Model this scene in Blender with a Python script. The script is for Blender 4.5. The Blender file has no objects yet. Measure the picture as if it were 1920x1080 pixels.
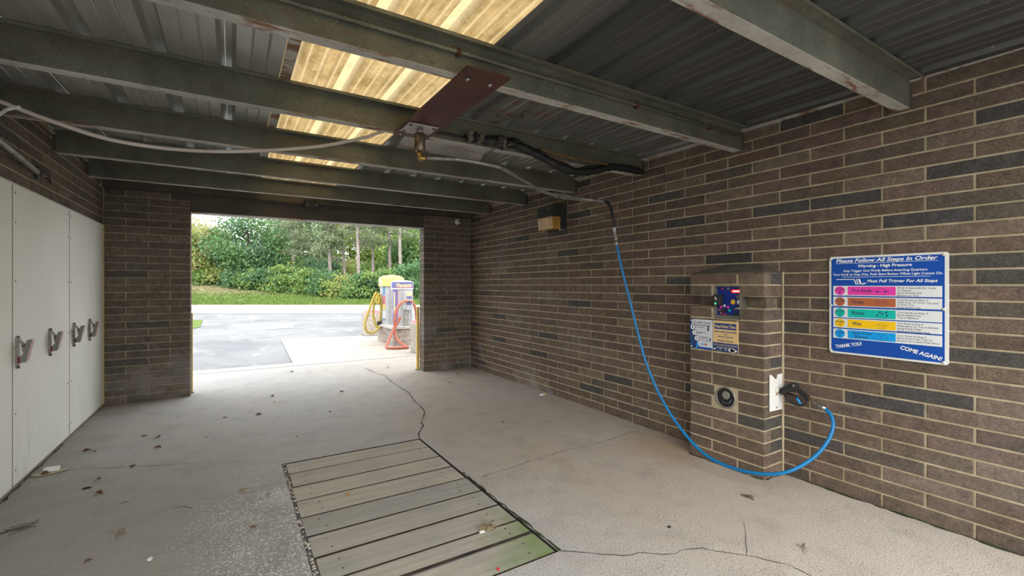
import bpy, math, random
import numpy as np
from mathutils import Vector, Matrix

# ------------------------------------------------------------------ scene, camera, light
scn = bpy.context.scene
COL = scn.collection
random.seed(7)
RNG = np.random.default_rng(11)

F_PX, Y_HOR, YAW, CAM_H = 848.31, 534.54, 0.553735, 1.3738
cam_d = bpy.data.cameras.new('camera')
cam_d.sensor_width = 36.0
cam_d.lens = 36.0 * F_PX / 1920.0
cam_d.shift_y = -(540.0 - Y_HOR) / 1920.0
cam_d.clip_start = 0.02
cam_d.clip_end = 400
cam = bpy.data.objects.new('camera', cam_d)
COL.objects.link(cam)
cam.location = (0, 0, CAM_H)
cam.rotation_euler = (math.pi / 2, 0, -YAW)
scn.camera = cam

world = bpy.data.worlds.new('overcast_sky')
scn.world = world
world.use_nodes = True
bg = world.node_tree.nodes['Background']
bg.inputs[0].default_value = (0.94, 0.97, 1.0, 1)
bg.inputs[1].default_value = 1.0

sun_d = bpy.data.lights.new('sun', 'SUN')
sun_d.energy = 1.0
sun_d.angle = math.radians(60)
sun_d.color = (1.0, 0.95, 0.86)
sun = bpy.data.objects.new('sun', sun_d)
COL.objects.link(sun)
sun.location = (-6, -10, 14)
sun.rotation_euler = (math.radians(52), 0, math.radians(-25))

vs = scn.view_settings
vs.view_transform = 'Standard'
vs.look = 'None'
vs.exposure = 1.87
vs.gamma = 1.0
vs.use_curve_mapping = False

# ------------------------------------------------------------------ room numbers (metres)
XL, XR, YF = -1.249, 3.4194, 6.850        # left wall, right wall, far wall inner faces
PA, PB = -0.440, 2.587                    # opening between the two far piers
PT = 0.18                                 # pier thickness
CH, CZ0 = 0.08595, 0.0849                 # brick course height, height of first bed joint
HB = 0.20534                              # half a brick length
YJ = 6.719                                # first head joint on the right wall
YREAR = -0.2                              # rear edge of walls and roof, cut short to let daylight in


def roof_z(y):
    return 2.568 + 0.0125 * y


def depth_pt(d, l, z=0.0):
    """Point d metres along the view heading and l metres sideways of the bay entrance."""
    return Vector((d * math.sin(YAW) + l * math.cos(YAW), d * math.cos(YAW) - l * math.sin(YAW), z))


# ------------------------------------------------------------------ mesh helpers
class MB:
    def __init__(self):
        self.v = []
        self.f = []

    def quad(self, *p):
        n = len(self.v)
        self.v += [Vector(q) for q in p]
        self.f.append(tuple(range(n, n + len(p))))
        return self

    def box(self, x0, x1, y0, y1, z0, z1):
        n = len(self.v)
        self.v += [Vector(p) for p in ((x0, y0, z0), (x1, y0, z0), (x1, y1, z0), (x0, y1, z0),
                                       (x0, y0, z1), (x1, y0, z1), (x1, y1, z1), (x0, y1, z1))]
        for f in ((0, 3, 2, 1), (4, 5, 6, 7), (0, 1, 5, 4), (1, 2, 6, 5), (2, 3, 7, 6), (3, 0, 4, 7)):
            self.f.append(tuple(n + i for i in f))
        return self

    def hexa(self, p):
        """8 corners: bottom ring 4, top ring 4."""
        n = len(self.v)
        self.v += [Vector(q) for q in p]
        for f in ((0, 3, 2, 1), (4, 5, 6, 7), (0, 1, 5, 4), (1, 2, 6, 5), (2, 3, 7, 6), (3, 0, 4, 7)):
            self.f.append(tuple(n + i for i in f))
        return self

    def tube(self, pts, r, n=8, cap=True):
        pts = [Vector(p) for p in pts]
        m = len(pts)
        rs = [r] * m if not hasattr(r, '__len__') else list(r)
        t0 = (pts[1] - pts[0]).normalized()
        a = Vector((0, 0, 1)) if abs(t0.z) < 0.9 else Vector((1, 0, 0))
        u = t0.cross(a).normalized()
        base = len(self.v)
        for i in range(m):
            if i == 0:
                t = t0
            elif i == m - 1:
                t = (pts[i] - pts[i - 1]).normalized()
            else:
                t = ((pts[i + 1] - pts[i]).normalized() + (pts[i] - pts[i - 1]).normalized()).normalized()
            u = (u - t * u.dot(t)).normalized()
            w = t.cross(u)
            for k in range(n):
                an = 2 * math.pi * k / n
                self.v.append(pts[i] + (u * math.cos(an) + w * math.sin(an)) * rs[i])
        for i in range(m - 1):
            for k in range(n):
                a0 = base + i * n + k
                a1 = base + i * n + (k + 1) % n
                self.f.append((a0, a1, a1 + n, a0 + n))
        if cap:
            self.f.append(tuple(base + k for k in reversed(range(n))))
            self.f.append(tuple(base + (m - 1) * n + k for k in range(n)))
        return self

    def lathe(self, prof, c, n=24, axis='Z'):
        c = Vector(c)
        base = len(self.v)
        for r, h in prof:
            for k in range(n):
                an = 2 * math.pi * k / n
                x, y = r * math.cos(an), r * math.sin(an)
                if axis == 'Z':
                    p = Vector((x, y, h))
                elif axis == 'X':
                    p = Vector((h, x, y))
                else:
                    p = Vector((y, h, x))
                self.v.append(c + p)
        for i in range(len(prof) - 1):
            for k in range(n):
                a0 = base + i * n + k
                a1 = base + i * n + (k + 1) % n
                self.f.append((a0, a1, a1 + n, a0 + n))
        self.f.append(tuple(base + k for k in reversed(range(n))))
        self.f.append(tuple(base + (len(prof) - 1) * n + k for k in range(n)))
        return self

    def prism(self, poly, o, r, u, depth):
        """poly in (r,u) plane at o, extruded along r x u by depth."""
        o, r, u = Vector(o), Vector(r), Vector(u)
        w = r.cross(u)
        n = len(poly)
        b = len(self.v)
        for d in (0, depth):
            for x, y in poly:
                self.v.append(o + r * x + u * y + w * d)
        self.f.append(tuple(b + i for i in reversed(range(n))))
        self.f.append(tuple(b + n + i for i in range(n)))
        for i in range(n):
            j = (i + 1) % n
            self.f.append((b + i, b + j, b + n + j, b + n + i))
        return self


WL = {}


def mesh_of(name, mb, mat, smooth=False, origin=None):
    me = bpy.data.meshes.new(name)
    o = Vector(origin) if origin is not None else Vector((0, 0, 0))
    me.from_pydata([v - o for v in mb.v], [], mb.f)
    me.update()
    if mat:
        me.materials.append(mat)
    if smooth:
        me.polygons.foreach_set('use_smooth', [True] * len(me.polygons))
    return me


def obj(name, mb, mat, parent=None, smooth=False, bevel=0, label=None, split=False):
    lo = [min(v[i] for v in mb.v) for i in range(3)]
    hi = [max(v[i] for v in mb.v) for i in range(3)]
    o = Vector(((lo[0] + hi[0]) / 2, (lo[1] + hi[1]) / 2, lo[2] if parent is None else (lo[2] + hi[2]) / 2))
    ob = bpy.data.objects.new(name, mesh_of(name, mb, mat, smooth, o))
    COL.objects.link(ob)
    WL[ob.name] = o
    if parent is not None:
        ob.parent = parent
        ob.location = o - WL[parent.name]
    else:
        ob.location = o
    if bevel:
        b = ob.modifiers.new('bevel', 'BEVEL')
        b.width = bevel
        b.segments = 2
        b.limit_method = 'ANGLE'
    if smooth and split:
        e = ob.modifiers.new('split', 'EDGE_SPLIT')
        e.split_angle = math.radians(40)
    if label:
        ob['label'] = label
    return ob


def tag(o, label, cat, group=None):
    o['label'] = label
    o['category'] = cat
    if group:
        o['group'] = group
    return o


def struct(o, label=None):
    o['kind'] = 'structure'
    if label:
        o['label'] = label
    return o


def thing(name, loc, label, cat, group=None):
    o = bpy.data.objects.new(name, None)
    COL.objects.link(o)
    o.location = loc
    o.empty_display_size = 0.05
    WL[o.name] = Vector(loc)
    return tag(o, label, cat, group)


# ------------------------------------------------------------------ material helpers
class NT:
    def __init__(self, name):
        self.m = bpy.data.materials.new(name)
        self.m.use_nodes = True
        self.t = self.m.node_tree
        self.b = self.t.nodes['Principled BSDF']
        g = self.t.nodes.new('ShaderNodeNewGeometry')
        self.pos = g.outputs['Position']

    def n(self, kind, **kw):
        x = self.t.nodes.new('ShaderNode' + kind)
        for k, v in kw.items():
            setattr(x, k, v)
        return x

    def link(self, a, b):
        self.t.links.new(a, b)

    def val(self, s, v):
        if isinstance(v, bpy.types.NodeSocket):
            self.link(v, s)
        elif isinstance(v, (tuple, list)) and len(v) == 3 and s.type == 'RGBA':
            s.default_value = (*v, 1)
        else:
            s.default_value = v

    def math(self, op, a, b=0.0, clamp=False):
        x = self.n('Math', operation=op, use_clamp=clamp)
        self.val(x.inputs[0], a)
        self.val(x.inputs[1], b)
        return x.outputs[0]

    def mix(self, f, a, b, mode='MIX'):
        x = self.n('MixRGB', blend_type=mode)
        self.val(x.inputs[0], f)
        self.val(x.inputs[1], a)
        self.val(x.inputs[2], b)
        return x.outputs[0]

    def scaled(self, s):
        x = self.n('Mapping')
        self.link(self.pos, x.inputs['Vector'])
        x.inputs['Scale'].default_value = s if hasattr(s, '__len__') else (s, s, s)
        return x.outputs[0]

    def noise(self, scale=5, detail=4, rough=0.55, vec=None, dist=0.0):
        x = self.n('TexNoise')
        if hasattr(scale, '__len__'):
            vec, scale = self.scaled(scale), 1.0
        self.link(vec if vec is not None else self.pos, x.inputs['Vector'])
        x.inputs['Scale'].default_value = scale
        x.inputs['Detail'].default_value = detail
        x.inputs['Roughness'].default_value = rough
        x.inputs['Distortion'].default_value = dist
        return x.outputs['Fac']

    def ramp(self, f, lo, hi, a=0.0, b=1.0):
        x = self.n('MapRange')
        x.clamp = True
        self.val(x.inputs['Value'], f)
        x.inputs['From Min'].default_value = lo
        x.inputs['From Max'].default_value = hi
        x.inputs['To Min'].default_value = a
        x.inputs['To Max'].default_value = b
        return x.outputs[0]

    def xyz(self):
        x = self.n('SeparateXYZ')
        self.link(self.pos, x.inputs[0])
        return x.outputs

    def bump(self, h, strength=0.3, dist=0.01):
        x = self.n('Bump')
        x.inputs['Strength'].default_value = strength
        x.inputs['Distance'].default_value = dist
        self.link(h, x.inputs['Height'])
        self.link(x.outputs[0], self.b.inputs['Normal'])

    def out(self, col=None, rough=None, metal=None, spec=None):
        if col is not None:
            self.val(self.b.inputs['Base Color'], col)
        if rough is not None:
            self.val(self.b.inputs['Roughness'], rough)
        if metal is not None:
            self.val(self.b.inputs['Metallic'], metal)
        if spec is not None:
            self.val(self.b.inputs['Specular IOR Level'], spec)
        return self.m


def plain(name, col, rough=0.6, metal=0.0, var=0.12, scale=14, bump=0.0, bscale=90, spec=0.4):
    t = NT(name)
    n = t.noise(scale)
    d = tuple(c * (1 - var * 2) for c in col)
    c = t.mix(t.ramp(n, 0.3, 0.7), d, tuple(min(1, c * (1 + var * 0.6)) for c in col))
    if bump:
        t.bump(t.noise(bscale, 3), bump, 0.004)
    return t.out(c, rough, metal, spec)


def brick_material(name, per_object):
    t = NT(name)
    if per_object:
        tint = t.n('ObjectInfo').outputs['Color']
    else:
        a = t.n('Attribute', attribute_name='tint')
        tint = a.outputs['Color']
    blot = t.ramp(t.noise((2.6, 2.6, 9.0), 4, 0.6), 0.54, 0.70)
    c = t.mix(t.math('MULTIPLY', blot, 0.55), tint, (0.062, 0.060, 0.057))
    md = t.noise(18, 4, 0.65)
    c = t.mix(1.0, c, t.mix(t.ramp(md, 0.3, 0.7), (0.74, 0.73, 0.72), (1.24, 1.22, 1.20)), 'MULTIPLY')
    fine = t.noise(95, 4, 0.75)
    c = t.mix(1.0, c, t.mix(t.ramp(fine, 0.3, 0.72), (0.52, 0.52, 0.52), (1.5, 1.48, 1.44)), 'MULTIPLY')
    speck = t.ramp(t.noise(330, 1), 0.73, 0.80)
    c = t.mix(t.math('MULTIPLY', speck, 0.5), c, (0.32, 0.29, 0.25))
    # pale lime bloom in drifting patches
    bl = t.ramp(t.noise((0.9, 0.9, 1.4), 4, 0.6), 0.52, 0.72)
    z = t.xyz()
    low = t.ramp(z[2], 0.15, 1.0, 1.0, 0.12)
    far = t.ramp(z[1], 3.6, 5.2, 0.25, 1.0)
    c = t.mix(t.math('MULTIPLY', t.math('MULTIPLY', bl, low), t.math('MULTIPLY', far, 0.8)), c, (0.31, 0.30, 0.295))
    t.bump(t.noise(190, 4, 0.65), 0.55, 0.004)
    return t.out(c, 0.86, 0.0, 0.25)


M = {}
M['brick'] = brick_material('brown_brick', True)
M['brick_field'] = brick_material('brown_brick_field', False)


def m_mortar():
    t = NT('tan_mortar')
    c = t.mix(t.ramp(t.noise(9, 5), 0.3, 0.7), (0.30, 0.245, 0.155), (0.46, 0.39, 0.27))
    c = t.mix(t.math('MULTIPLY', t.ramp(t.noise(1.3, 3), 0.5, 0.7), 0.45), c, (0.24, 0.20, 0.13))
    t.bump(t.noise(160, 3), 0.5, 0.003)
    return t.out(c, 0.92, 0, 0.2)


M['mortar'] = m_mortar()
M['mortar_grey'] = plain('dull_mortar', (0.31, 0.26, 0.18), 0.92, var=0.2, scale=9, bump=0.4)


def m_concrete(name='floor_concrete', wet=True, light=1.0):
    t = NT(name)
    z = t.xyz()
    big = t.noise(0.75, 5, 0.6, dist=0.6)
    mid = t.noise(4.5, 5, 0.6)
    tan = (0.43 * light, 0.365 * light, 0.30 * light)
    gry = (0.40 * light, 0.392 * light, 0.378 * light)
    side = t.ramp(z[0], 0.9, 2.2)
    c = t.mix(t.math('MULTIPLY', t.ramp(t.math('ADD', t.math('MULTIPLY', big, 0.7), t.math('MULTIPLY', side, 0.32)), 0.32, 0.72), 0.85), gry, tan)
    c = t.mix(t.math('MULTIPLY', t.ramp(mid, 0.48, 0.74), 0.34), c, (0.20 * light, 0.19 * light, 0.175 * light))
    c = t.mix(t.math('MULTIPLY', t.ramp(t.noise(2.1, 4, 0.6, dist=1.2), 0.56, 0.74), 0.35), c, (0.52 * light, 0.50 * light, 0.47 * light))
    grain = t.noise(150, 3, 0.7)
    c = t.mix(1.0, c, t.mix(t.ramp(grain, 0.34, 0.66), (0.56, 0.56, 0.55), (1.36, 1.36, 1.36)), 'MULTIPLY')
    pits = t.math('MULTIPLY', t.ramp(t.noise(80, 2), 0.60, 0.68), t.ramp(t.noise(1.1, 3), 0.35, 0.6, 0.35, 1.0))
    c = t.mix(t.math('MULTIPLY', pits, 0.7), c, (0.10, 0.095, 0.088))
    rough = 0.82
    h = grain
    if wet:
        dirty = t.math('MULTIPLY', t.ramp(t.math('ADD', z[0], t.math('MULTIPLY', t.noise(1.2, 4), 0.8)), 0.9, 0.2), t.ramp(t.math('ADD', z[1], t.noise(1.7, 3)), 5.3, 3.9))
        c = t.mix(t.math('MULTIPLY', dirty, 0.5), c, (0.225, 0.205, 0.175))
        dx = t.math('DIVIDE', t.math('SUBTRACT', z[0], 0.20), 0.50)
        dy = t.math('DIVIDE', t.math('SUBTRACT', z[1], 2.55), 1.45)
        dist = t.math('SQRT', t.math('ADD', t.math('MULTIPLY', dx, dx), t.math('MULTIPLY', dy, dy)))
        mask = t.ramp(t.math('ADD', dist, t.math('MULTIPLY', t.math('SUBTRACT', t.noise(2.6, 4), 0.5), 0.9)), 1.05, 0.45)
        vo = t.n('TexVoronoi')
        t.link(t.pos, vo.inputs['Vector'])
        vo.inputs['Scale'].default_value = 150
        cell = t.n('SeparateColor')
        t.link(vo.outputs['Color'], cell.inputs[0])
        peb_glint = t.mix(t.ramp(cell.outputs[0], 0.80, 0.95), (0.22, 0.205, 0.185), (0.78, 0.77, 0.74))  # bright cells paint gloss highlights onto the wet pebbles
        c = t.mix(t.math('MULTIPLY', mask, 0.72), c, peb_glint)
        wetm = t.math('MULTIPLY', mask, t.ramp(t.noise(3.5, 3), 0.35, 0.6))
        rough = t.math('SUBTRACT', 0.82, t.math('MULTIPLY', wetm, 0.42))
        h = t.math('ADD', grain, t.math('MULTIPLY', t.math('SUBTRACT', 1.0, vo.outputs['Distance']), t.math('MULTIPLY', mask, 1.4)))
        # rust run-off by the meter pillar and dirty green edge along the left panels
        rx = t.math('SUBTRACT', z[0], 3.12)
        ry = t.math('SUBTRACT', z[1], 2.55)
        rd = t.math('SQRT', t.math('ADD', t.math('MULTIPLY', rx, rx), t.math('MULTIPLY', ry, ry)))
        c = t.mix(t.math('MULTIPLY', t.ramp(t.math('ADD', rd, t.math('MULTIPLY', t.noise(5), 0.3)), 0.62, 0.2), 0.5), c, (0.36, 0.21, 0.10))
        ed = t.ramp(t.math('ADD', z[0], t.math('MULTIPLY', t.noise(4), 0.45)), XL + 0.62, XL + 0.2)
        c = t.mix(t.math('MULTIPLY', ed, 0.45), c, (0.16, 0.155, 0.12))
    t.bump(h, 0.35, 0.006)
    return t.out(c, rough, 0, 0.35)


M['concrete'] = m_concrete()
M['apron'] = m_concrete('pale_concrete', False, 0.92)
M['cap'] = plain('cast_concrete', (0.40, 0.38, 0.35), 0.85, var=0.15, bump=0.3)
M['crack'] = plain('crack_dirt', (0.03, 0.028, 0.024), 0.95, var=0.2)
M['pit'] = plain('pit_shade', (0.035, 0.03, 0.025), 0.95, var=0.3)  # near-black: shade beside and below the planks put into the pit colour


def m_asphalt():
    t = NT('worn_asphalt')
    c = t.mix(t.ramp(t.noise(0.45, 5, 0.65, dist=1.0), 0.35, 0.65), (0.135, 0.14, 0.15), (0.22, 0.222, 0.225))
    c = t.mix(t.math('MULTIPLY', t.ramp(t.noise(120, 2), 0.55, 0.7), 0.5), c, (0.30, 0.30, 0.30))
    c = t.mix(t.math('MULTIPLY', t.ramp(t.noise((1.2, 0.5, 1), 4, dist=2.0), 0.58, 0.64), 0.45), c, (0.30, 0.295, 0.285))
    t.bump(t.noise(150, 3), 0.4, 0.006)
    return t.out(c, 0.88, 0, 0.3)


M['asphalt'] = m_asphalt()
M['road'] = plain('road_concrete', (0.30, 0.295, 0.285), 0.85, var=0.06, scale=0.6)


def m_galv(name, a, b, rust=0.0, rough=0.55, metal=0.35):
    t = NT(name)
    c = t.mix(t.ramp(t.noise(3.0, 5, 0.65), 0.3, 0.7), a, b)
    c = t.mix(t.math('MULTIPLY', t.ramp(t.noise(46, 4, 0.7), 0.52, 0.75), 0.5), c, tuple(x * 0.35 for x in a))
    sp = t.ramp(t.noise(75, 2, 0.5), 0.69, 0.74)
    c = t.mix(t.math('MULTIPLY', sp, 0.5), c, (0.40, 0.44, 0.42))
    if rust:
        rm = t.ramp(t.noise((2.2, 9, 14), 4, 0.7), 0.53, 0.62)
        c = t.mix(t.math('MULTIPLY', rm, rust), c, (0.17, 0.062, 0.022))
    t.bump(t.noise(60, 3), 0.2, 0.003)
    return t.out(c, rough, metal, 0.4)


M['purlin'] = m_galv('galvanized_purlin', (0.088, 0.094, 0.074), (0.18, 0.185, 0.145), 0.25)
M['flange'] = m_galv('weathered_flange', (0.30, 0.285, 0.26), (0.50, 0.48, 0.44), 0.9, 0.7, 0.15)
M['dark_steel'] = m_galv('dark_painted_steel', (0.05, 0.045, 0.035), (0.10, 0.088, 0.066), 0.2, 0.6, 0.1)


def m_roof():
    t = NT('galvanized_roof_sheet')
    c = t.mix(t.ramp(t.noise((6, 0.7, 1), 5, 0.65), 0.3, 0.7), (0.255, 0.258, 0.240), (0.41, 0.412, 0.38))
    z = t.xyz()
    soot = t.math('MULTIPLY', t.ramp(z[0], 1.0, 1.5), t.ramp(z[1], 3.4, 1.9))
    c = t.mix(t.math('MULTIPLY', soot, 0.8), c, (0.05, 0.053, 0.056))
    c = t.mix(t.math('MULTIPLY', t.ramp(t.noise(90, 3, 0.7), 0.55, 0.72), 0.35), c, (0.06, 0.06, 0.058))
    c = t.mix(t.math('MULTIPLY', t.ramp(t.noise(55, 1), 0.76, 0.79), 0.6), c, (0.5, 0.52, 0.5))
    rx = t.math('SUBTRACT', z[0], 1.72)
    ry = t.math('SUBTRACT', z[1], 2.72)
    rd = t.math('SQRT', t.math('ADD', t.math('MULTIPLY', rx, rx), t.math('MULTIPLY', ry, ry)))
    rm = t.math('MULTIPLY', t.ramp(rd, 0.36, 0.12), t.ramp(t.noise(9, 4, 0.7), 0.52, 0.6))
    c = t.mix(t.math('MULTIPLY', rm, 0.8), c, (0.20, 0.075, 0.028))
    t.bump(t.noise(40, 3), 0.12, 0.003)
    return t.out(c, 0.42, 0.6, 0.4)


M['roof'] = m_roof()


def m_skylight():
    t = NT('amber_fibreglass')
    n = t.noise((9, 5, 9), 5, 0.7)
    c = t.mix(t.ramp(n, 0.32, 0.68), (0.125, 0.080, 0.028), (0.265, 0.185, 0.085))
    c = t.mix(t.math('MULTIPLY', t.ramp(t.noise(60, 3, 0.7), 0.62, 0.7), 0.45), c, (0.48, 0.40, 0.25))
    c = t.mix(t.math('MULTIPLY', t.ramp(t.noise(4.0, 3), 0.70, 0.76), 0.8), c, (0.20, 0.19, 0.02))
    # corrugation shading painted in: lighter stripes along the raised ribs and ridges
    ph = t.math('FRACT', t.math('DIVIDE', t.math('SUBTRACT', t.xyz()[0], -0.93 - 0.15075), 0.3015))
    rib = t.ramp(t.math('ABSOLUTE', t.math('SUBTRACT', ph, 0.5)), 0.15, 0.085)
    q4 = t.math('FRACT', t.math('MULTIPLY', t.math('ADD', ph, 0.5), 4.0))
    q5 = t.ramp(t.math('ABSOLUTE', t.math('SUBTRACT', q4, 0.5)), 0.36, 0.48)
    rib_lit = t.math('MAXIMUM', t.math('MULTIPLY', rib, 0.75), t.math('MULTIPLY', q5, 0.5))
    c = t.mix(t.math('MULTIPLY', rib_lit, t.ramp(t.noise(30, 4, 0.7), 0.2, 0.6, 0.55, 1.0)), c, (0.40, 0.315, 0.175))
    tr = t.n('BsdfTranslucent')
    t.link(c, tr.inputs['Color'])
    t.out((0.45, 0.33, 0.17), 0.5, 0, 0.3)
    mx = t.n('MixShader')
    mx.inputs[0].default_value = 0.9
    t.link(t.b.outputs[0], mx.inputs[1])
    t.link(tr.outputs[0], mx.inputs[2])
    t.link(mx.outputs[0], t.t.nodes['Material Output'].inputs['Surface'])
    return t.m


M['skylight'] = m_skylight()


def m_panel():
    t = NT('white_frp_panel')
    z = t.xyz()
    c = t.mix(t.ramp(t.noise(1.4, 4), 0.3, 0.7), (0.74, 0.75, 0.68), (0.82, 0.825, 0.76))
    st = t.math('MULTIPLY', t.ramp(t.noise((6, 6, 1.2), 5, 0.7), 0.56, 0.72), t.ramp(z[2], 1.6, 0.2))
    c = t.mix(t.math('MULTIPLY', st, 0.35), c, (0.36, 0.36, 0.25))
    c = t.mix(t.ramp(t.noise(24, 2), 0.76, 0.80), c, (0.24, 0.19, 0.13))
    t.bump(t.noise(130, 3), 0.25, 0.003)
    return t.out(c, 0.55, 0, 0.35)


M['panel'] = m_panel()


def m_plank():
    t = NT('weathered_plank')
    z = t.xyz()
    oi = t.n('ObjectInfo').outputs['Random']
    sh = t.n('CombineXYZ')
    t.link(t.math('MULTIPLY', oi, 40.0), sh.inputs[2])
    va = t.n('VectorMath', operation='ADD')
    t.link(t.scaled((1.6, 30, 10)), va.inputs[0])
    t.link(sh.outputs[0], va.inputs[1])
    g = t.noise(1.0, 6, 0.6, vec=va.outputs[0], dist=0.35)
    c = t.mix(t.ramp(g, 0.3, 0.7), (0.33, 0.305, 0.265), (0.44, 0.41, 0.365))
    c = t.mix(t.math('MULTIPLY', t.ramp(t.noise(2.4, 4), 0.46, 0.7), 0.6), c, (0.285, 0.285, 0.275))
    c = t.mix(1.0, c, t.mix(oi, (0.80, 0.82, 0.84), (1.08, 1.05, 1.0)), 'MULTIPLY')
    c = t.mix(t.math('MULTIPLY', t.ramp(t.noise((1.2, 5, 1), 4, 0.7), 0.64, 0.72), 0.6), c, (0.17, 0.155, 0.14))
    gx = t.math('ADD', t.math('SUBTRACT', z[0], t.math('MULTIPLY', t.math('SUBTRACT', z[1], 1.9), 0.55)), t.math('MULTIPLY', t.math('SUBTRACT', t.noise(4.5, 4), 0.5), 0.75))
    gm = t.math('MULTIPLY', t.ramp(gx, 1.00, 1.36), t.ramp(z[1], 2.75, 2.45))
    c = t.mix(t.math('MULTIPLY', gm, 0.85), c, (0.145, 0.215, 0.070))
    t.bump(g, 0.35, 0.006)
    return t.out(c, 0.85, 0, 0.25)


M['plank'] = m_plank()
M['plank_edge'] = plain('damp_dirty_gap_shade', (0.040, 0.030, 0.020), 0.95, var=0.35, scale=8)  # damp dirty edges, darkened so the gap shade is in the colour
M['moss'] = plain('moss', (0.030, 0.048, 0.014), 0.95, var=0.6, scale=14, bump=0.5, bscale=60)
M['rust_plate'] = plain('red_primer_plate', (0.075, 0.026, 0.020), 0.6, 0.0, var=0.15, scale=6, bump=0.1)
M['steel'] = plain('bare_steel', (0.42, 0.41, 0.39), 0.32, 0.85, var=0.2)
M['steel_dull'] = plain('dull_steel', (0.30, 0.285, 0.26), 0.5, 0.6, var=0.25, scale=25)
M['brass'] = plain('brass', (0.45, 0.29, 0.10), 0.35, 0.9, var=0.2)
M['bronze'] = plain('dull_bronze', (0.22, 0.18, 0.13), 0.4, 0.7, var=0.25)
M['scrap'] = plain('beige_plastic', (0.46, 0.39, 0.28), 0.6, var=0.15, scale=20)
M['caulk'] = plain('aged_caulk', (0.26, 0.19, 0.15), 0.8, var=0.2)
M['ochre'] = plain('ochre_sheath', (0.22, 0.115, 0.018), 0.6, var=0.2)
M['rust'] = plain('brown_rust', (0.085, 0.035, 0.018), 0.85, var=0.3, scale=30)
M['rubber'] = plain('black_rubber', (0.014, 0.014, 0.015), 0.55, var=0.2)
M['black'] = plain('black_plastic', (0.020, 0.021, 0.023), 0.42, var=0.1)
M['tape'] = plain('tattered_tape', (0.17, 0.15, 0.12), 0.8, var=0.4, scale=40)
M['hose_blue'] = plain('blue_hose', (0.002, 0.145, 0.36), 0.4, var=0.05)
M['blue_plastic'] = plain('blue_plastic', (0.01, 0.25, 0.62), 0.4, var=0.04)
M['tube_white'] = plain('milky_tube', (0.44, 0.385, 0.335), 0.5, var=0.1, scale=4)
M['tube_pink'] = plain('pink_tube', (0.42, 0.17, 0.17), 0.5, var=0.1, scale=4)
M['white'] = plain('white_paint', (0.72, 0.72, 0.69), 0.5, var=0.05)
M['offwhite'] = plain('off_white_plastic', (0.60, 0.58, 0.51), 0.5, var=0.08)
M['amber_lens'] = plain('amber_lens', (0.42, 0.225, 0.045), 0.35, var=0.22, scale=9)
M['lamp_black'] = plain('lamp_housing', (0.022, 0.026, 0.022), 0.6, var=0.2)
M['sign_blue'] = plain('sign_blue', (0.003, 0.065, 0.36), 0.4, var=0.06, scale=5)
M['sign_white'] = plain('sign_white', (0.68, 0.70, 0.70), 0.4, var=0.03)
M['sign_border'] = plain('sign_border', (0.70, 0.70, 0.67), 0.45, var=0.04)
M['ink'] = plain('dark_ink', (0.025, 0.03, 0.09), 0.6, var=0.02)
M['print_white'] = plain('print_white', (0.80, 0.81, 0.80), 0.5, var=0.01)
M['pink'] = plain('print_magenta', (0.72, 0.045, 0.36), 0.45, var=0.02)
M['brown'] = plain('print_brown', (0.40, 0.115, 0.045), 0.45, var=0.02)
M['teal'] = plain('print_teal', (0.0, 0.43, 0.36), 0.45, var=0.02)
M['yellow'] = plain('print_yellow', (0.80, 0.49, 0.005), 0.45, var=0.02)
M['cyan'] = plain('print_cyan', (0.0, 0.29, 0.70), 0.45, var=0.02)
M['red_ink'] = plain('print_red', (0.55, 0.03, 0.035), 0.5, var=0.02)
M['navy'] = plain('print_navy', (0.016, 0.05, 0.17), 0.5, var=0.08)
M['tan_card'] = plain('print_tan', (0.66, 0.46, 0.21), 0.5, var=0.05)
M['grey_card'] = plain('print_grey', (0.58, 0.60, 0.62), 0.5, var=0.04)
M['box_grey'] = plain('grey_meter_box', (0.17, 0.165, 0.135), 0.5, 0.3, var=0.2)
M['meter_blue'] = plain('meter_blue', (0.004, 0.022, 0.21), 0.35, var=0.05)
M['rubber_red'] = plain('dark_red_rubber', (0.16, 0.022, 0.018), 0.6, var=0.15)
M['clamp_grey'] = plain('clamp_grey', (0.19, 0.185, 0.155), 0.5, var=0.1)
M['yellow_paint'] = plain('yellow_paint', (0.62, 0.42, 0.09), 0.55, var=0.12)
M['vac_steel'] = plain('brushed_vacuum_drum', (0.36, 0.36, 0.37), 0.4, 0.3, var=0.06)
M['vac_yellow'] = plain('yellow_dome', (0.50, 0.36, 0.11), 0.45, var=0.03)
M['vac_white'] = plain('white_dome', (0.44, 0.46, 0.47), 0.4, var=0.03)
M['vac_violet'] = plain('violet_decal', (0.10, 0.10, 0.26), 0.45, var=0.05)
M['vac_blue'] = plain('faded_blue_decal', (0.09, 0.19, 0.33), 0.5, var=0.1)
M['vac_pink'] = plain('faded_pink_decal', (0.34, 0.10, 0.18), 0.5, var=0.1)
M['hose_yellow'] = plain('yellow_hose', (0.36, 0.27, 0.04), 0.55, var=0.15, scale=30)
M['hose_orange'] = plain('orange_hose', (0.37, 0.115, 0.068), 0.55, var=0.12, scale=30)
M['lid_red'] = plain('faded_red_lid', (0.42, 0.12, 0.13), 0.5, var=0.08)
M['leaf_brown'] = plain('dead_leaf', (0.15, 0.075, 0.035), 0.8, var=0.3, scale=60)
M['leaf_yellow'] = plain('yellow_leaf', (0.55, 0.30, 0.03), 0.7, var=0.15, scale=60)
M['twig'] = plain('twig', (0.10, 0.075, 0.05), 0.9, var=0.2, scale=40)
M['straw'] = plain('dry_straw', (0.30, 0.24, 0.15), 0.9, var=0.3, scale=60)
M['bark'] = plain('pine_bark', (0.30, 0.255, 0.23), 0.9, var=0.22, scale=5, bump=0.5, bscale=12)
M['bark_dark'] = plain('dark_bark', (0.055, 0.045, 0.035), 0.9, var=0.3, scale=5)


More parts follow.
